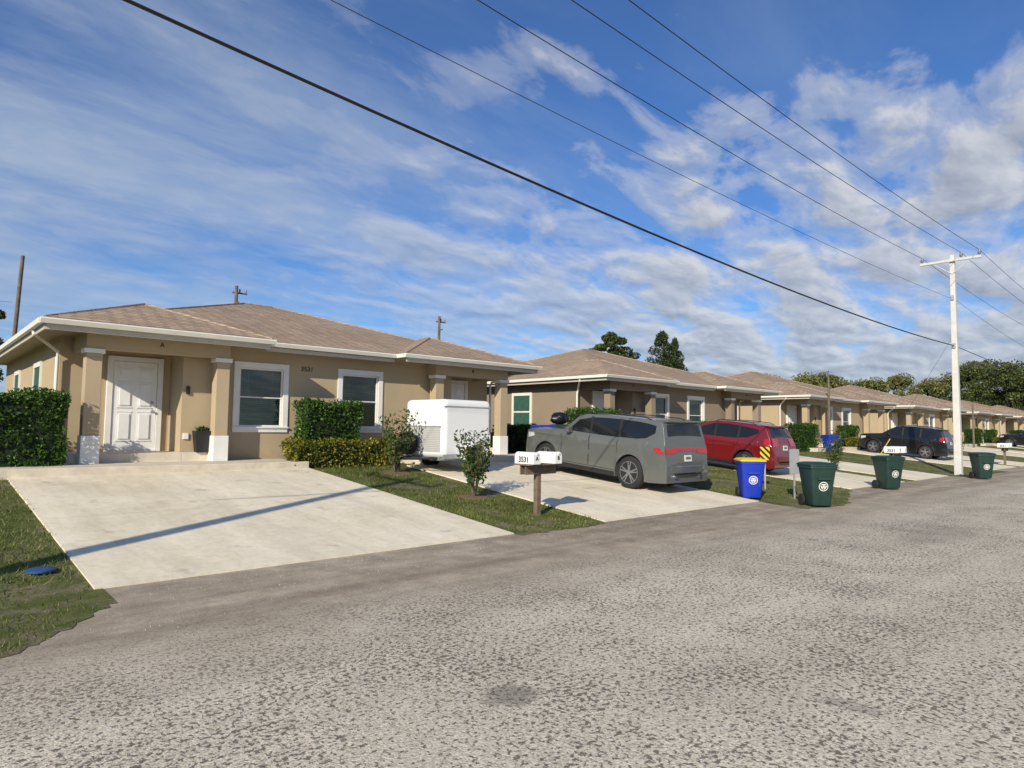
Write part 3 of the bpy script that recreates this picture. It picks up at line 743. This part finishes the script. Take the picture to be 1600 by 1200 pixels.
# ---------------------------------------------------------------- vehicles
def lin(pts,t):
    if t<=pts[0][0]: return pts[0][1]
    for (a,za),(b,zb) in zip(pts,pts[1:]):
        if t<=b: return za+(zb-za)*(t-a)/(b-a)
    return pts[-1][1]
def thing_child(name,parent,loc):
    e=bpy.data.objects.new(name,None); COL.objects.link(e); e.parent=parent; e.location=loc; e.empty_display_size=.1; return e
def wheelpart(parent,loc,Rw,side,wd=.24,style=5,rimmat=None,name='wheel'):
    rimmat=rimmat or RIMM
    w=MB(); hw=wd/2
    wh=thing_child(name,parent,loc)
    w.lathe([(-hw,Rw*.66),(-hw,Rw*.9),(-hw+.02,Rw*.97),(-hw+.05,Rw),(hw-.05,Rw),(hw-.02,Rw*.97),(hw,Rw*.9),(hw,Rw*.70)],'X',36); w.obj('tyre',RUBBER,wh,smooth=True)
    r_=MB(); s=side
    r_.lathe([(s*(hw-.02),.02),(s*(hw-.02),Rw*.6),(s*(hw+.002),Rw*.64),(s*(hw+.004),Rw*.69)],'X',36,m=1)
    for k in range(style*2):
        a=2*math.pi*(k//2)/style+(.16 if k%2 else -.16)
        T=Matrix.Rotation(a,4,'X')
        vs=[Vector(q) for q in ((s*(hw-.018),-.022,.05),(s*(hw-.018),.022,.05),(s*(hw-.01),.017,Rw*.66),(s*(hw-.01),-.017,Rw*.66),(s*(hw+.012),-.020,.05),(s*(hw+.012),.020,.05),(s*(hw+.014),.013,Rw*.66),(s*(hw+.014),-.013,Rw*.66))]
        r_.add([T@v for v in vs],[(0,1,2,3),(4,5,6,7),(0,1,5,4),(2,3,7,6),(1,2,6,5),(0,3,7,4)],0)
    r_.lathe([(s*(hw-.01),.065),(s*(hw+.02),.06),(s*(hw+.026),.03)],'X',18,m=0)
    n=36; vs=[]
    for rr,xx in ((Rw*.655,hw+.006),(Rw*.66,hw+.016),(Rw*.69,hw+.016),(Rw*.70,hw+.002)):
        for k in range(n): vs.append((s*xx,rr*math.cos(2*math.pi*k/n),rr*math.sin(2*math.pi*k/n)))
    r_.add(vs,[(i*n+k,i*n+(k+1)%n,(i+1)*n+(k+1)%n,(i+1)*n+k) for i in range(3) for k in range(n)],0)
    r_.obj('rim',[rimmat,BLACK],wh)
    return wh
def car(name,label,cat,paint,loc,rz,P,group='cars parked on the driveways'):
    t=thing(name,label,cat,loc,group,rz)
    L=P['L'];W=P['W'];prof=P['prof'];belt=P['belt'];zb0=P['clear'];Rw=P['R'];sf=P['sf'];sr=P['sr']; th=P.get('tumble',.27); RR=P.get('rr',.08)
    pf_,pr_=P.get('round',(.20,.12)); crs=P.get('crease',.014)
    def zt(s): return lin(prof,s)
    def zb(s):
        z=zb0
        if s<.35: z=zb0+.08*(1-s/.35)
        if s>L-.5: z=zb0+P.get('kick',.12)*((s-(L-.5))/.5)
        for c in (sf,sr):
            d=abs(s-c); Ra=Rw+.06
            if d<Ra: z=max(z,Rw+math.sqrt(Ra*Ra-d*d))
        return min(z,zt(s)-.12)
    def plan(s):
        k=1
        if s<.8: k*=1-pf_*(1-s/.8)**2.6
        if s>L-.5: k*=1-pr_*((s-(L-.5))/.5)**2.8
        return W*k
    def wd(s,z):
        w=plan(s)
        if z<belt: w-= .05*((belt-.18-z)/(belt-.3))**2*(1 if z<belt-.18 else .6)
        else: w-= .012+(z-belt)*th+.02*min(1,(z-belt)/.05)
        top=zt(s); rr=RR if s>.1 else .05
        if z>top-rr:
            q=min(1,(z-(top-rr))/rr); w-= rr*.8*(1-math.sqrt(max(0,1-q*q)))
        w+= crs*math.exp(-((z-(belt-.1))/.035)**2)
        w-= .018*math.exp(-((z-(belt-.40))/.10)**2)
        for c in (sf,sr):
            d=math.hypot(s-c,z-Rw); w+=.026*math.exp(-((d-Rw-.06)/.06)**2)
        return w
    ST=[]; s=0
    while s<L-1e-6: ST.append(s); s+=.03
    ST+= [p[0] for p in prof]+[L]
    for c in (sf,sr):
        for d in (-1,1): ST+= [c+d*(Rw+.061),c+d*(Rw+.057),c+d*(Rw+.045)]
    ST=sorted({round(q,4) for q in ST if 0<=q<=L})
    tl=[0,.12,.25,.34,.42,.5,.56,.60,.64,.67,.70,.75,.80,.85]
    b=MB(); vs=[]; ringn=None
    for s in ST:
        z0=zb(s);z1=zt(s); rr=RR if s>.1 else .05
        zl=[z0+(z1-rr-z0)*q/.85 for q in tl]+[z1-rr+rr*math.sin(rad(a)) for a in (15,32,50,66,80,90)]
        half=[(wd(s,z),z) for z in zl]
        wt=half[-1][0]; cr=.035
        topc=[(wt*f,z1+cr*(1-f*f)*(1 if z1>.8 else .3)) for f in (.85,.65,.4,.15)]
        pts=[(x,z) for x,z in half]+topc
        full=pts+[(-x,z) for x,z in pts[::-1]]
        ringn=len(full)
        vs+=[(x,L/2-s,z) for x,z in full]
    fs=[]
    for i in range(len(ST)-1):
        for k in range(ringn): fs.append((i*ringn+k,i*ringn+(k+1)%ringn,(i+1)*ringn+(k+1)%ringn,(i+1)*ringn+k))
    fs.append(tuple(range(ringn))); fs.append(tuple((len(ST)-1)*ringn+k for k in range(ringn))[::-1])
    b.add(vs,fs); body=b.obj('body',paint,t,smooth=True)
    def side(name,cols,mat,off,nz=6,par=None,sides=(-1,1)):
        for sg in sides:
            m=MB(); vs=[]; cc=[]
            for (a,l0,h0),(c,l1,h1) in zip(cols,cols[1:]):
                k=max(1,int((c-a)/.05))
                for q in range(k): f=q/k; cc.append((a+(c-a)*f,l0+(l1-l0)*f,h0+(h1-h0)*f))
            cc.append(cols[-1])
            for s,lo,hi in cc:
                for j in range(nz+1):
                    z=lo+(hi-lo)*j/nz; vs.append((sg*(wd(s,z)+off),L/2-s,z))
            fs=[(i*(nz+1)+j,i*(nz+1)+j+1,(i+1)*(nz+1)+j+1,(i+1)*(nz+1)+j) for i in range(len(cc)-1) for j in range(nz)]
            m.add(vs,fs); m.obj(name,mat,par or t,smooth=True)
    def top(name,s0,s1,f0,f1,mat,off,par=None,ns=10):
        m=MB(); vs=[]; nx=12
        for i in range(ns+1):
            s=s0+(s1-s0)*i/ns; w_=wd(s,zt(s))
            sl=(zt(s+.01)-zt(s-.01))/.02; nrm=Vector((0,sl,1)).normalized()
            for j in range(nx+1):
                f=f0+(f1-f0)*j/nx
                z=zt(s)+.035*(1-f*f)*(1 if zt(s)>.8 else .3)
                vs.append((w_*f,L/2-s+nrm.y*off,z+nrm.z*off))
        fs=[(i*(nx+1)+j,i*(nx+1)+j+1,(i+1)*(nx+1)+j+1,(i+1)*(nx+1)+j) for i in range(ns) for j in range(nx)]
        m.add(vs,fs); return m.obj(name,mat,par or t,smooth=True)
    for cols in P['windows']:
        side('side_window',[(s,lo,min(hi,zt(s)-RR-.012)) for s,lo,hi in cols],CGLASS,.006)
    if P.get('pillars'):
        for a,c in P['pillars']: side('window_pillar',[(a,belt+.07,zt(a)-RR-.013),(c,belt+.07,zt(c)-RR-.013)],BLACK,.004,6)
    top('windscreen',P['ws'][0],P['ws'][1],-.93,.93,CGLASS,.006)
    top('rear_window',P['rw'][0],P['rw'][1],-.88,.88,CGLASS,.007)
    side('sill_trim',[(sf+Rw+.09,zb0+.005,zb0+.12),(sr-Rw-.09,zb0+.005,zb0+.12)],BLACK,.007,2)
    for c in (sf,sr):
        for sg in (-1,1):
            m=MB(); vs=[]
            for i in range(25):
                a=math.pi*i/24
                for rr in (Rw+.05,Rw+.085):
                    y=c+math.cos(a)*rr; z=max(Rw+math.sin(a)*rr,zb0); vs.append((sg*(wd(y,z)+.008),L/2-y,z))
            m.add(vs,[(i*2,i*2+1,i*2+3,i*2+2) for i in range(24)]); m.obj('arch_trim',P.get('arch',paint),t,smooth=True)
    for d0,d1 in P['doors']:
        for sg in (-1,1):
            m=MB()
            def strip(cols,nz):
                vs=[]
                for s,lo,hi in cols:
                    for j in range(nz+1):
                        z=lo+(hi-lo)*j/nz; vs.append((sg*(wd(s,z)+.003),L/2-s,z))
                m.add(vs,[(i*(nz+1)+j,i*(nz+1)+j+1,(i+1)*(nz+1)+j+1,(i+1)*(nz+1)+j) for i in range(len(cols)-1) for j in range(nz)])
            strip([(d0,zb0+.16,belt+.02),(d0+.011,zb0+.16,belt+.02)],14); strip([(d1-.011,zb0+.16,belt+.02),(d1,zb0+.16,belt+.02)],14)
            strip([(d0+(d1-d0)*q/8,zb0+.155,zb0+.167) for q in range(9)],1)
            dd=m.obj('door',BLACK,t)
            hs=d1-.16; hz=belt-.14; x=wd(hs,hz)
            k=MB(); k.box(sg*(x+.012)-.012,sg*(x+.012)+.012,L/2-hs-.1,L/2-hs+.1,hz-.015,hz+.015); k.obj('handle',paint,dd,bevel=.006)
    ms=P['mirror']
    for sg in (-1,1):
        k=MB(); x=wd(ms,belt+.06); k.box(min(sg*x,sg*(x+.2)),max(sg*x,sg*(x+.2)),L/2-ms-.07,L/2-ms+.07,belt+.03,belt+.18); k.obj('wing_mirror',paint,t,bevel=.03,seg=3)
    u=MB(); u.box(-W*.66,W*.66,-L/2+.35,L/2-.3,zb0-.03,Rw*2+.05); u.obj('underbody',BLACK,t)
    for c in (sf,sr):
        for sg in (-1,1): wheelpart(t,(sg*(W-.115),L/2-c,Rw),Rw,sg,style=P.get('spokes',5))
    if P.get('rails'):
        a,c=P['rails']
        for sg in (-1,1):
            k=MB(); pts=[]
            for i in range(9):
                s=a+(c-a)*i/8; pts.append((sg*(wd(s,zt(s))-.02),L/2-s,zt(s)+(.045 if 0<i<8 else -.01)))
            k.tube(pts,.013,7); k.obj('roof_rail',P.get('railm',BLACK),t,smooth=True)
    l0,l1=P['lamp']
    for sg in (-1,1):
        top('tail_lamp',l0,l1,sg*.50,sg*1.0,REDL,.012)
        side('tail_lamp_wrap',[(L-.40,zt(l1)+.06,zt(l0)-.01),(L-.25,zt(l1)+.02,zt(l0)),(l1-.015,zt(l1)+.005,zt(l1)+.03)],REDL,.010,3,sides=(sg,))
    if P.get('bar'): top('lamp_bar',l0+P['bar'][0],l1-P['bar'][1],-.50,.50,REDL,.010)
    if P.get('spoiler'):
        s0,s1=P['spoiler']; k=MB(); z=zt(s0)+.03; k.box(-wd(s0,zt(s0))*.95,wd(s0,zt(s0))*.95,L/2-s1,L/2-s0+.15,z-.045,z+.0); k.obj('roof_spoiler',paint,t,bevel=.015)
    k=MB(); zz=P['bump']
    n=16; vs=[]
    for i in range(n+1):
        f=-1+2*i/n; x=f*W*.94; y=-L/2-.045+.11*abs(f)**4
        for z,dy in ((zz-.16,.05),(zz-.12,0),(zz+.03,0),(zz+.06,.05)): vs.append((x,y+dy,z))
    k.add(vs,[(i*4+j,i*4+j+1,(i+1)*4+j+1,(i+1)*4+j) for i in range(n) for j in range(3)]); k.obj('bumper',paint,t,smooth=True)
    k=MB(); vs=[]
    for i in range(n+1):
        f=-1+2*i/n; x=f*W*.86; y=-L/2-.03+.11*abs(f)**4
        for z,dy in ((zz-.30,.05),(zz-.162,-.01)): vs.append((x,y+dy,z))
    k.add(vs,[(i*2,i*2+1,i*2+3,i*2+2) for i in range(n)]); k.obj('rear_valance',BLACK,t,smooth=True)
    ps=P['plate']
    k=MB(); T=Matrix.Translation((0,L/2-ps-.02,zt(ps)+.01))@Matrix.Rotation(rad(-10),4,'X')
    k.box(-.155,.155,-.008,.006,-.08,.08,m=0,T=T); k.box(-.11,.11,-.0095,-.0081,-.03,.035,m=1,T=T); k.obj('number_plate',[PLATEM,CGREY],t,bevel=.003)
    for sx in P.get('tips',()):
        k=MB(); k.tube([(sx,-L/2+.1,zz-.22),(sx,-L/2-.05,zz-.22)],.045,14); k.obj('exhaust_tip',CHROME,t,smooth=True)
    for sg in (-1,1): side('headlight',[(.12,zt(.12)-.24,zt(.12)-.08),(.42,zt(.3)-.2,zt(.3)-.1)],CLEARL,.006,3,sides=(sg,))
    return t
dur=dict(L=5.1,W=.965,clear=.24,R=.41,sf=.95,sr=3.99,belt=1.19,tumble=.16,rr=.045,round=(.10,.035),kick=.05,crease=.022,
  prof=[(0,.72),(.03,1.0),(.08,1.13),(.3,1.18),(1.45,1.25),(1.55,1.29),(1.8,1.50),(2.05,1.70),(2.3,1.77),(3.0,1.80),(4.2,1.80),(4.76,1.785),(4.83,1.74),(4.94,1.40),(4.98,1.27),(5.0,1.15),(5.012,1.11),(5.03,.985),(5.045,.93),(5.06,.84),(5.08,.74),(5.1,.6)],
  windows=[[(1.82,1.28,1.35),(2.10,1.27,1.60),(2.52,1.26,1.69)],[(2.60,1.26,1.70),(3.0,1.26,1.725),(3.5,1.265,1.73)],[(3.60,1.275,1.73),(4.1,1.285,1.72),(4.40,1.33,1.70),(4.66,1.48,1.66)]],
  pillars=((2.52,2.60),(3.5,3.6)),
  ws=(1.57,2.03),rw=(4.845,4.935),doors=[(1.52,2.555),(2.57,3.54)],mirror=1.85,rails=(2.4,4.5),railm=BLACK,lamp=(5.004,5.030),bar=(.003,.008),bump=.66,plate=5.053,tips=(-.55,.55),spokes=5,spoiler=(4.68,4.92))
dc=car('parked_car','grey three-row suv with red tail lamp bar','car',CGREY,(14.2,11.62,gz(11.62)+.03),0,dur); dc.rotation_euler=(math.atan(.64/7.1),0,0); dc.scale=(.97,.955,.965)
mid=dict(L=4.6,W=.91,clear=.22,R=.36,sf=.85,sr=3.55,belt=1.06,tumble=.24,rr=.07,round=(.18,.09),kick=.08,crease=.018,
  prof=[(0,.6),(.03,.84),(.08,.97),(.25,1.03),(1.0,1.11),(1.25,1.15),(1.6,1.40),(1.95,1.59),(2.3,1.65),(2.9,1.67),(3.6,1.65),(4.12,1.60),(4.2,1.55),(4.36,1.27),(4.45,1.08),(4.49,.98),(4.53,.86),(4.57,.74),(4.6,.6)],
  windows=[[(1.54,1.13,1.23),(1.85,1.125,1.44),(2.3,1.12,1.565)],[(2.38,1.12,1.57),(2.8,1.125,1.585),(3.2,1.14,1.565)],[(3.28,1.16,1.555),(3.6,1.20,1.53),(3.95,1.36,1.48)]],
  pillars=((2.3,2.38),(3.2,3.28)),
  ws=(1.28,1.93),rw=(4.215,4.37),doors=[(1.4,2.34),(2.355,3.25)],mirror=1.64,rails=(2.2,3.8),lamp=(4.39,4.495),bump=.62,plate=4.51,arch=BLACK,spokes=5,spoiler=(4.06,4.25))
SLOPE=math.atan(.64/7.1)
rcar=car('parked_car','dark red compact suv with black wheel arches','car',CRED,(21.35,12.3,gz(12.3)+.03),0,mid); rcar.rotation_euler=(SLOPE,0,0); rcar.scale=(.97,.96,.98)
bcar=car('parked_car','glossy black suv parked nose to the house','car',CBLACK,(40.7,12.5,gz(12.5)+.03),0,mid); bcar.rotation_euler=(SLOPE,0,0); bcar.scale=(.97,.95,.98)
car('parked_car','dark blue black car on a far driveway','car',CBLACK,(73.8,12.6,gz(12.6)+.03),0,mid).rotation_euler=(SLOPE,0,0)
# trailer
t=thing('cargo_trailer','white enclosed cargo trailer with diamond plate nose','trailer',(10.6,14.1,gz(14.1)+.03),rz=rad(4))
p=MB(); p.box(-.8,.85,-.78,.78,.34,1.80); p.obj('body',WHITEP,t,bevel=.13,seg=5)
p=MB(); p.box(-.812,-.801,-.66,.66,.48,1.10); p.obj('stone_guard',DPLATE,t)
p=MB(); p.box(-.82,.87,-.80,-.775,.32,.42); p.box(-.82,.87,.775,.80,.32,.42); p.box(-.825,-.802,-.68,.68,1.10,1.13); p.box(-.8,.84,-.6,.6,.27,.34); p.box(-.81,.86,-.790,-.783,1.60,1.63); p.obj('frame',STEEL,t)
p=MB(); p.tube([(-.8,.55,.32),(-1.6,0,.32)],.035,8); p.tube([(-.8,-.55,.32),(-1.6,0,.32)],.035,8); p.tube([(-1.55,0,.02),(-1.55,0,.6)],.03,8); p.obj('tow_bar',BLACK,t)
for sg in (-1,1):
    wheelpart(t,(.15,sg*.84,.30),.30,1,wd=.17).rotation_euler=(0,0,rad(90*sg))
    p=MB(); vs=[]
    for i in range(13):
        a=math.pi*i/12
        for yy in (.78,.98): vs.append((.15+math.cos(a)*.38,sg*yy,.30+math.sin(a)*.36))
    p.add(vs,[(i*2,i*2+1,i*2+3,i*2+2) for i in range(12)]); p.obj('fender',WHITEP,t)
sw_=wheelpart(t,(-.93,.45,.68),.29,1,wd=.17,name='spare_wheel'); sw_.rotation_euler=(0,0,rad(180))

# ---------------------------------------------------------------- utility poles & wires
PH=9.1
def cpole(loc,lab):
    t=thing('utility_pole',lab,'utility pole',loc,'poles along the road')
    p=MB(); p.add([(sx*a,sy*a,z) for z,a in ((-.3,.135),(PH,.085)) for sx,sy in ((-1,-1),(1,-1),(1,1),(-1,1))],[(0,1,2,3),(7,6,5,4)]+[(k,(k+1)%4,4+(k+1)%4,4+k) for k in range(4)]); p.obj('pole_shaft',PCONC,t,bevel=.02)
    p=MB(); p.box(-.19,-.10,-1.05,1.15,PH-.30,PH-.20); p.tube([(-.14,.65,PH-.31),(-.1,0,PH-.8)],.018,6); p.tube([(-.14,-.65,PH-.31),(-.1,0,PH-.8)],.018,6); c=p.obj('crossarm',PCONC,t,bevel=.01)
    for yy in (1.07,-.35,-.98):
        q=MB(); q.lathe([(0,.02),(.05,.02),(.06,.065),(.1,.05),(.11,.07),(.15,.055),(.16,.04),(.24,.03)],'Z',14,c=(-.145,yy,PH-.20)); q.obj('insulator',CERAM,c,smooth=True)
    q=MB(); q.box(-.15,-.09,-.05,.05,7.2,7.4); q.obj('bracket',STEEL,t)
    q=MB(); q.box(-.16,-.10,-.06,.06,5.2,5.4); q.obj('bracket',STEEL,t)
    return t
PA=(31.9,7.85); PB=(-6.1,5.45)
up=cpole((PA[0],PA[1],0),'pale square concrete power pole with white crossarm')
copytree(up,(PB[0],PB[1],0),rz=math.atan2(PA[1]-PB[1],PA[0]-PB[0]))
copytree(up,(76,8.3,0))
def wire(name,lab,a,b_,sag,r_,n=40,grp='overhead wires'):
    m=MB(); a=Vector(a);b_=Vector(b_); pts=[]
    for i in range(n+1):
        f=i/n; p=a.lerp(b_,f); p.z-=4*sag*f*(1-f); pts.append(p)
    m.tube(pts,r_,6); o_=m.obj(name,WIRE,smooth=True); return tag(o_,lab,'wire',grp)
X1=PA[0]-.145
for dy0,dy1 in ((1.97,1.07),(1.1,-.35),(.46,-.98)):
    wire('power_line','thin black overhead power line between poles',(PB[0],PB[1]+dy0,8.6),(X1,PA[1]+dy1,PH+.03),.35,.0085)
    wire('power_line','thin black overhead power line between poles',(X1,PA[1]+dy1,PH+.03),(75.8,8.3+dy1,PH),.5,.0085)
wire('neutral_line','thin grey neutral line below the crossarm',(PB[0],PB[1]+1.98,7.3),(PA[0]-.1,PA[1]+.1,7.3),.3,.0055)
wire('neutral_line','thin grey neutral line below the crossarm',(PA[0]-.1,PA[1],7.3),(75.8,8.3,6.9),.7,.006)
wire('telephone_cable','thick black telephone cable sagging over the road',(PB[0],PB[1]+1.33,6.2),(PA[0]-.18,PA[1],5.3),.5,.019)
wire('telephone_cable','thick black telephone cable sagging over the road',(PA[0]+.14,PA[1],5.3),(75.8,8.3,5.3),.3,.014)
wire('guy_wire','steel guy wire anchoring the pole',(PA[0]-.05,PA[1]+.1,5.6),(PA[0]-.1,11.0,.3),0,.005,4)
q=MB(); a=Vector((PA[0]-.1,11.0,.3)); d=(Vector((PA[0]-.05,PA[1]+.1,5.6))-a).normalized(); q.tube([a+d*.1,a+d*1.3],.02,8); tag(q.obj('guy_guard',PYEL,smooth=True),'yellow plastic guard on the guy wire','guy guard')
def wpole(x,y,z,h,lab,arm=True,r0=.14,lean=0):
    t=thing('wooden_pole',lab,'utility pole',(x,y,z),'wooden poles')
    t.rotation_euler=(0,lean,0)
    p=MB(); p.tube([(0,0,-.2),(0,0,h)],[r0,r0*.7],12); p.obj('pole_shaft',WOODPOLE,t,smooth=True)
    if arm:
        p=MB(); p.box(-.2,.7,.1,.18,h-.45,h-.36); p.box(-.05,.05,-.4,.1,h-1.1,h-1.02); c=p.obj('crossarm',WOODPOLE,t)
        for xx in (0.25,.62):
            q=MB(); q.lathe([(0,.03),(.08,.06),(.16,.05),(.22,.03)],'Z',10,c=(xx,.14,h-.36)); q.obj('insulator',CERAM,c,smooth=True)
    return t
wpole(3.7,41,.6,9.4,'plain weathered wooden pole behind the house',False,.12,rad(2))
wpole(14.6,41,.6,9.5,'wooden power pole behind the roof'); wpole(30.2,41.5,.6,9.6,'wooden power pole behind the roof')
wpole(37.9,15.4,.6,4.3,'short wooden service pole beside a house',False,.08); wpole(62.5,14.3,.6,3.6,'short wooden service pole beside a house',False,.08)
for a,b_ in (((-25,40),(3.7,41)),((14.6,41),(30.2,41.5))):
    wire('rear_power_line','thin power line behind the houses',(a[0],a[1],7.6),(b_[0],b_[1],7.6),.5,.009,14,'rear wires')

# ---------------------------------------------------------------- camera
cam=bpy.data.cameras.new('camera'); cam.lens=23.4; cam.sensor_width=36; cam.clip_end=3000; cam.clip_start=.05
co=bpy.data.objects.new('camera',cam); COL.objects.link(co)
Mx=Matrix.Translation((0,0,1.7))@Matrix.Rotation(rad(47.6-90),4,'Z')@Matrix.Rotation(rad(90+3.74),4,'X')@Matrix.Rotation(rad(.75),4,'Z')
co.matrix_world=Mx; SC.camera=co

# ---------------------------------------------------------------- light
EL=27; AZ=27
sd=Vector((math.cos(rad(AZ))*math.cos(rad(EL)),math.sin(rad(AZ))*math.cos(rad(EL)),-math.sin(rad(EL))))
sl=bpy.data.lights.new('sun','SUN'); sl.energy=5.0; sl.angle=rad(.5); sl.color=(1,.91,.74)
so=bpy.data.objects.new('sun',sl); COL.objects.link(so); so.rotation_euler=sd.to_track_quat('-Z','Y').to_euler(); so.location=(-20,-10,20)
wd_=bpy.data.worlds.new('World'); SC.world=wd_; wd_.use_nodes=True; nt=wd_.node_tree
bgn=nt.nodes['Background']; sky=N(nt,'ShaderNodeTexSky',sky_type='NISHITA'); sky.sun_disc=False
sky.sun_elevation=rad(EL); sky.sun_rotation=math.atan2(-sd.x,-sd.y)%(2*math.pi); sky.air_density=1.0; sky.dust_density=.5; sky.ozone_density=2.5
tc=N(nt,'ShaderNodeTexCoord').outputs['Generated']
s=N(nt,'ShaderNodeSeparateXYZ'); nt.links.new(tc,s.inputs[0])
zp=math_(nt,'MAXIMUM',s.outputs[2],0.0)
zc=math_(nt,'ADD',zp,.20)
px=math_(nt,'DIVIDE',s.outputs[0],zc); py=math_(nt,'DIVIDE',s.outputs[1],zc)
cb=N(nt,'ShaderNodeCombineXYZ'); nt.links.new(px,cb.inputs[0]); nt.links.new(py,cb.inputs[1])
skyc=mix(nt,1,sky.outputs[0],(.36,.62,.97),'MULTIPLY')
side_=math_(nt,'SUBTRACT',s.outputs[0],s.outputs[1])
leftm=N(nt,'ShaderNodeMapRange'); nt.links.new(side_,leftm.inputs[0]); leftm.inputs[1].default_value=.30; leftm.inputs[2].default_value=-.60
lf=leftm.outputs[0]
mpw=N(nt,'ShaderNodeMapping'); mpw.inputs['Rotation'].default_value=(0,0,rad(-25)); mpw.inputs['Scale'].default_value=(.8,1.25,1); nt.links.new(cb.outputs[0],mpw.inputs[0])
def field(vec):
    a=noise(nt,vec,4.2,9,.57,.3); b_=noise(nt,vec,1.0,4,.5)
    return math_(nt,'ADD',math_(nt,'MULTIPLY',math_(nt,'SUBTRACT',a,.5),1.4),math_(nt,'MULTIPLY',math_(nt,'SUBTRACT',b_,.5),.8))
f1=field(mpw.outputs[0])
off=N(nt,'ShaderNodeVectorMath',operation='ADD'); nt.links.new(mpw.outputs[0],off.inputs[0]); off.inputs[1].default_value=(-.055,-.03,0)
f2=field(off.outputs[0])
low=math_(nt,'MULTIPLY',math_(nt,'SUBTRACT',.33,s.outputs[2]),math_(nt,'SUBTRACT',1.35,math_(nt,'MULTIPLY',lf,.9)))
covv=math_(nt,'ADD',math_(nt,'ADD',f1,.50),low)
puff=ramp(nt,covv,[(.36,0),(.52,.45),(.72,1)],'EASE')
mp=N(nt,'ShaderNodeMapping'); mp.inputs['Rotation'].default_value=(0,0,rad(-20)); mp.inputs['Scale'].default_value=(.55,1.5,1); nt.links.new(cb.outputs[0],mp.inputs[0])
n2=noise(nt,mp.outputs[0],1.3,9,.60,.5)
cir=ramp(nt,n2,[(.36,.10),(.70,.85)],'EASE')
cirm=math_(nt,'MULTIPLY',cir,math_(nt,'ADD',math_(nt,'MULTIPLY',lf,.58),.20))
rightm=math_(nt,'SUBTRACT',1.0,math_(nt,'MULTIPLY',lf,.75))
puffm=math_(nt,'MULTIPLY',puff,rightm)
lit=math_(nt,'ADD',math_(nt,'MULTIPLY',math_(nt,'SUBTRACT',f1,f2),1.4),math_(nt,'SUBTRACT',1.02,math_(nt,'MULTIPLY',covv,.60)))
ccol=ramp(nt,lit,[(.25,(2.5,2.7,3.15)),(.55,(3.8,4.0,4.4)),(.85,(5.3,5.35,5.5))])
c=mix(nt,cirm,skyc,(3.4,4.05,4.95))
c=mix(nt,math_(nt,'MULTIPLY',puffm,.86),c,ccol)
nt.links.new(c,bgn.inputs['Color']); bgn.inputs['Strength'].default_value=.13
SC.view_settings.view_transform='Standard'; SC.view_settings.look='None'; SC.view_settings.exposure=0
